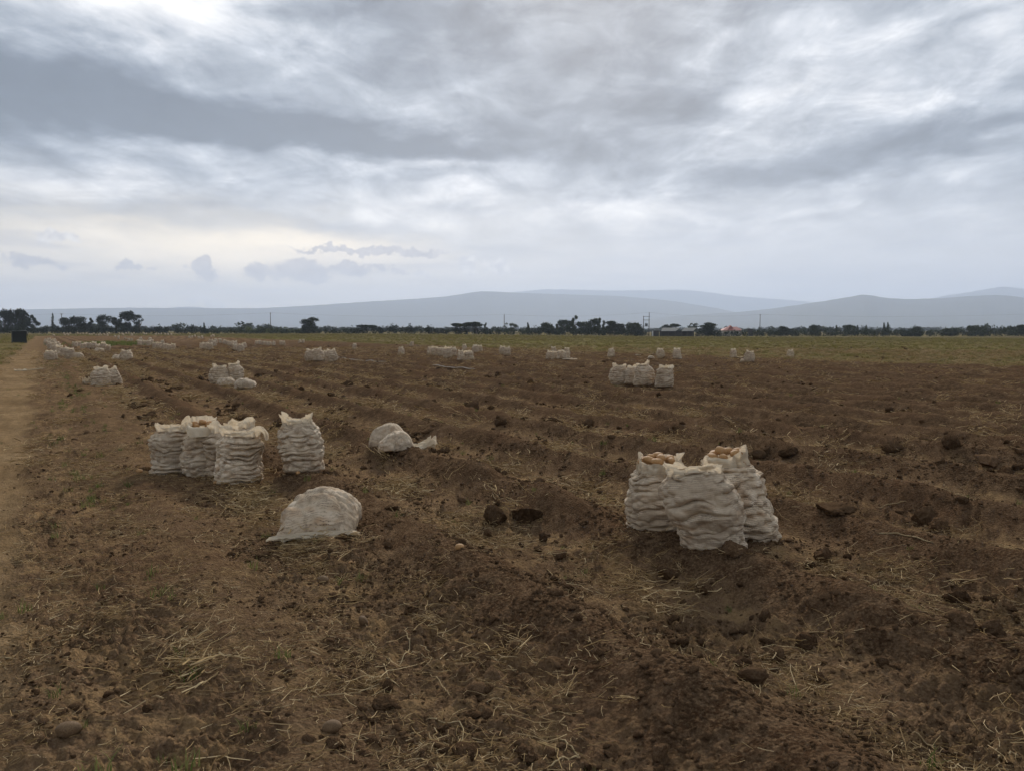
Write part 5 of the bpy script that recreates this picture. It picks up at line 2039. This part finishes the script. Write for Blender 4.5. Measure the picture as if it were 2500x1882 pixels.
def pole(label, px, top, depth=345.0, arm=True):
    x, y, zt = far(px, top, depth)
    z0 = hz(x, y)
    root = empty('power_pole', (x, y, z0))
    h = zt - z0
    mb = MB()
    mb.tube([(0, 0, -.5), (0, 0, h * .5), (0, 0, h)], [.17, .15, .12], 8)
    mb.build('shaft', M['post'], root, smooth=True)
    if arm:
        MB().box((0, 0, h - .35), (.16, 1.5, .14)).build('crossarm', M['post'], root)
        for q in (-.65, .65):
            MB().tube([(0, q, h - .27), (0, q, h - .02)], [.05, .035], 6).build('insulator', M['steel'], root)
    tag(root, label, 'power pole', 'power poles along the far edge')
    return Vector((x, y, zt))


P0 = pole('power pole among the left gum trees', 150, 766, 360)
P1 = pole('power pole left of the lone acacia', 660, 764)
P2 = pole('power pole right of the wide umbrella tree', 1231, 768)
P4 = pole('power pole right of the red roofed house', 1856, 768)


def h_frame():
    x, y, zt = far(1585, 763, 340)
    z0 = hz(x, y)
    root = empty('transformer_frame', (x, y, z0))
    k = 340 / F
    h = zt - z0
    w = -13.5 * k
    h2 = h - 9 * k
    MB().tube([(0, 0, -.5), (0, 0, h)], [.19, .14], 8).build('tall_pole', M['post'], root, smooth=True)
    MB().tube([(w, 0, -.5), (w, 0, h2)], [.18, .14], 8).build('short_pole', M['post'], root, smooth=True)
    for zz in (h2 - .25, h2 - 10 * k):
        MB().box((w / 2, -.2, zz), (abs(w) + .6, .14, .16)).build('crossbeam', M['post'], root)
    zp = h - 34 * k
    MB().box((w / 2, 0, zp), (abs(w) + .4, .9, .16)).build('platform', M['post'], root)
    t = empty('transformer', (0, 0, 0))
    bpy.data.objects.remove(t)
    body = MB().box((w / 2, 0, zp + .08 + .55), (1.05, .8, 1.1)).build('transformer_tank', M['steel'], root)
    for i in range(3):
        MB().tube([(w / 2 - .3 + i * .3, 0, zp + 1.18), (w / 2 - .3 + i * .3, 0, zp + 1.5)], [.07, .04], 6).build('bushing', M['steel'], body)
    for i in range(5):
        MB().box((w / 2 - .4 + i * .2, -.46, zp + .65), (.04, .12, .85)).build('cooling_fin', M['steel'], body)
    tag(root, 'double pole frame carrying a transformer beside the shed', 'transformer')
    return Vector((x, y, zt))


P3 = h_frame()


def wire(label, a, c, sag):
    for_pts = []
    n = 24
    for i in range(n + 1):
        u = i / n
        p = a.lerp(c, u)
        for_pts.append((p.x - a.x, p.y - a.y, p.z - a.z - sag * 4 * u * (1 - u)))
    tag(MB().tube(for_pts, .018, 4).build('power_line', M['steel'], None, a, smooth=True), label, 'power line', 'power lines')


ends = [far(-260, 764, 375), far(2560, 765, 345)]
pp = [Vector(ends[0]), P0, P1, P2, P3, P4, Vector(ends[1])]
nm = ['from the left edge to the pole among the gums', 'between the gum trees and the left centre pole', 'between the left centre pole and the centre pole',
      'between the centre pole and the transformer frame', 'between the transformer frame and the right pole', 'from the right pole out of the right edge']
for i in range(6):
    wire('thin power line strung ' + nm[i], pp[i] + Vector((0, 0, -.05)), pp[i + 1] + Vector((0, 0, -.05)), 1.2)


def shed():
    k = 330 / F
    x, y, _ = far(1655, 812, 330)
    z0 = hz(x, y)
    root = empty('open_shed', (x, y, z0))

    def zz(py):
        return far(1655, py, 330)[2] - z0

    def xx(px):
        return (px - 1655) * k
    for (fl, fr, bl, br) in ((1611, 1646, 1621, 1663), (1660, 1688, 1675, 1704)):
        th = .12
        pts = []
        for dz in (0, th):
            pts += [(xx(fl), -3.0, zz(809.5) + dz), (xx(fr), -3.0, zz(809.5) + dz), (xx(br), 3.0, zz(801.5) + dz), (xx(bl), 3.0, zz(801.5) + dz)]
        roof = MB().hexa(pts).build('roof', M['metal_roof'], root)
        rb = MB()
        for i in range(1, 9):
            u = i / 9
            rb.tube([(xx(fl) + (xx(fr) - xx(fl)) * u, -3.0, zz(809.5) + th + .02), (xx(bl) + (xx(br) - xx(bl)) * u, 3.0, zz(801.5) + th + .02)], .04, 4)
        rb.build('roof_ribs', M['metal_roof'], roof)
        for u in (.04, .5, .96):
            MB().box((xx(fl) + (xx(fr) - xx(fl)) * u, -2.8, zz(809.5) / 2), (.16, .16, zz(809.5) - .02)).build('post', M['post'], root)
            MB().box((xx(bl) + (xx(br) - xx(bl)) * u, 2.8, zz(801.5) / 2 - .1), (.16, .16, zz(801.5) - .2)).build('post', M['post'], root)
    MB().box((xx(1655), 2.4, zz(808) / 2), (xx(1700) - xx(1616), .12, zz(808))).build('back_wall', M['dark_wall'], root)
    tag(root, 'open shed with two pale metal roofs right of the transformer', 'shed')
    # pale picket fence before it
    f = empty('stick_fence', (x, y - 6, z0))
    rg = random.Random(3)
    for i in range(44):
        X = xx(1618) + (xx(1712) - xx(1618)) * i / 43
        MB().tube([(X, 0, -.1), (X + rg.uniform(-.08, .08), 0, rg.uniform(1.0, 1.6))], [.06, .04], 5).build('stake', M['post'], f)
    tag(f, 'stick fence in front of the metal roofed shed', 'fence')


shed()


def kiosk():
    k = 325 / F
    x, y, _ = far(1599, 815, 325)
    z0 = hz(x, y)
    root = empty('kiosk', (x, y, z0))
    h = far(1599, 808, 325)[2] - z0
    MB().box((0.1, 0, h / 2), (2.7, 2.2, h)).build('wall', M['dark_wall'], root)
    MB().box((-1.15, -1.13, h / 2), (.42, .05, h * .92)).build('white_panel', M['white_wall'], root)
    MB().box((.55, -1.13, h * .42), (.8, .05, h * .8)).build('door', M['dark_wall'], root)
    MB().hexa([(-1.5, -1.5, h + .02), (1.7, -1.5, h + .22), (1.7, 1.3, h + .22), (-1.5, 1.3, h + .02), (-1.5, -1.5, h + .14), (1.7, -1.5, h + .36), (1.7, 1.3, h + .36), (-1.5, 1.3, h + .14)]).build('roof', M['metal_roof'], root)
    tag(root, 'small dark kiosk with a white panel beside the transformer', 'kiosk')


kiosk()


def house():
    d = 372.0
    k = d / F
    x, y, _ = far(1783, 812, d)
    z0 = hz(x, y)
    root = empty('red_roofed_house', (x, y, z0))
    ze = far(1783, 807.5, d)[2] - z0
    zr = far(1783, 796.5, d)[2] - z0
    w = 50 * k / 2
    MB().box((0, 0, ze / 2), (w * 1.8, 7.0, ze)).build('wall', M['cream_wall'], root)
    roof = MB()
    roof.add([(-w, -4.2, ze), (w, -4.2, ze), (w, 4.2, ze), (-w, 4.2, ze), (-w * .30, 0, zr - .35), (w * .62, 0, zr - .35)],
             [(0, 1, 5, 4), (1, 2, 5), (2, 3, 4, 5), (3, 0, 4), (3, 2, 1, 0)])
    ro = roof.build('roof', M['red_roof'], root)
    g = MB()
    g.add([(-w * .34, -2.4, ze + 1.0), (w * .16, -2.4, ze + 1.0), (w * .16, 1.0, ze + 1.0), (-w * .34, 1.0, ze + 1.0), (-w * .09, -2.4, zr + .25), (-w * .09, 1.0, zr + .25)],
          [(0, 1, 4), (1, 2, 5, 4), (2, 3, 5), (3, 0, 4, 5), (3, 2, 1, 0)])
    g.build('gable', M['red_roof'], ro)
    for q in (-.55, -.1, .5):
        wd = MB().box((w * 1.0 * q, -3.52, ze * .55), (1.1, .06, 1.1)).build('window', M['white_wall'], root)
        MB().box((w * 1.0 * q, -3.56, ze * .55), (.9, .03, .9)).build('pane', M['glass'], wd)
    tag(root, 'house with a hipped red roof behind the right bushes', 'house')
    d2 = 360.0
    x, y, _ = far(1832, 812, d2)
    z0 = hz(x, y)
    hb = far(1832, 804, d2)[2] - z0
    r2 = empty('block_hut', (x, y, z0))
    MB().box((0, 0, hb / 2), (2.0, 2.0, hb)).build('wall', M['dark_wall'], r2)
    MB().box((0, 0, hb + .07), (2.3, 2.3, .12)).build('roof_slab', M['dark_wall'], r2)
    tag(r2, 'small flat dark block hut right of the red roofed house', 'hut')


house()

# ------------------------------------------------------------------ haze
hz_m = bpy.data.materials.new('haze')
hz_m.use_nodes = True
hz_m.node_tree.nodes.clear()
ho = hz_m.node_tree.nodes.new('ShaderNodeOutputMaterial')
pv = hz_m.node_tree.nodes.new('ShaderNodeVolumePrincipled')
pv.inputs['Color'].default_value = (0.72, 0.82, 1.0, 1)
pv.inputs['Density'].default_value = 1.3e-4
pv.inputs['Anisotropy'].default_value = 0.25
hz_m.node_tree.links.new(pv.outputs[0], ho.inputs['Volume'])
hb_ = MB().box((0, 0, 390.0), (32000, 32000, 790.0)).build('haze', hz_m)
tag(hb_, kind='stuff')
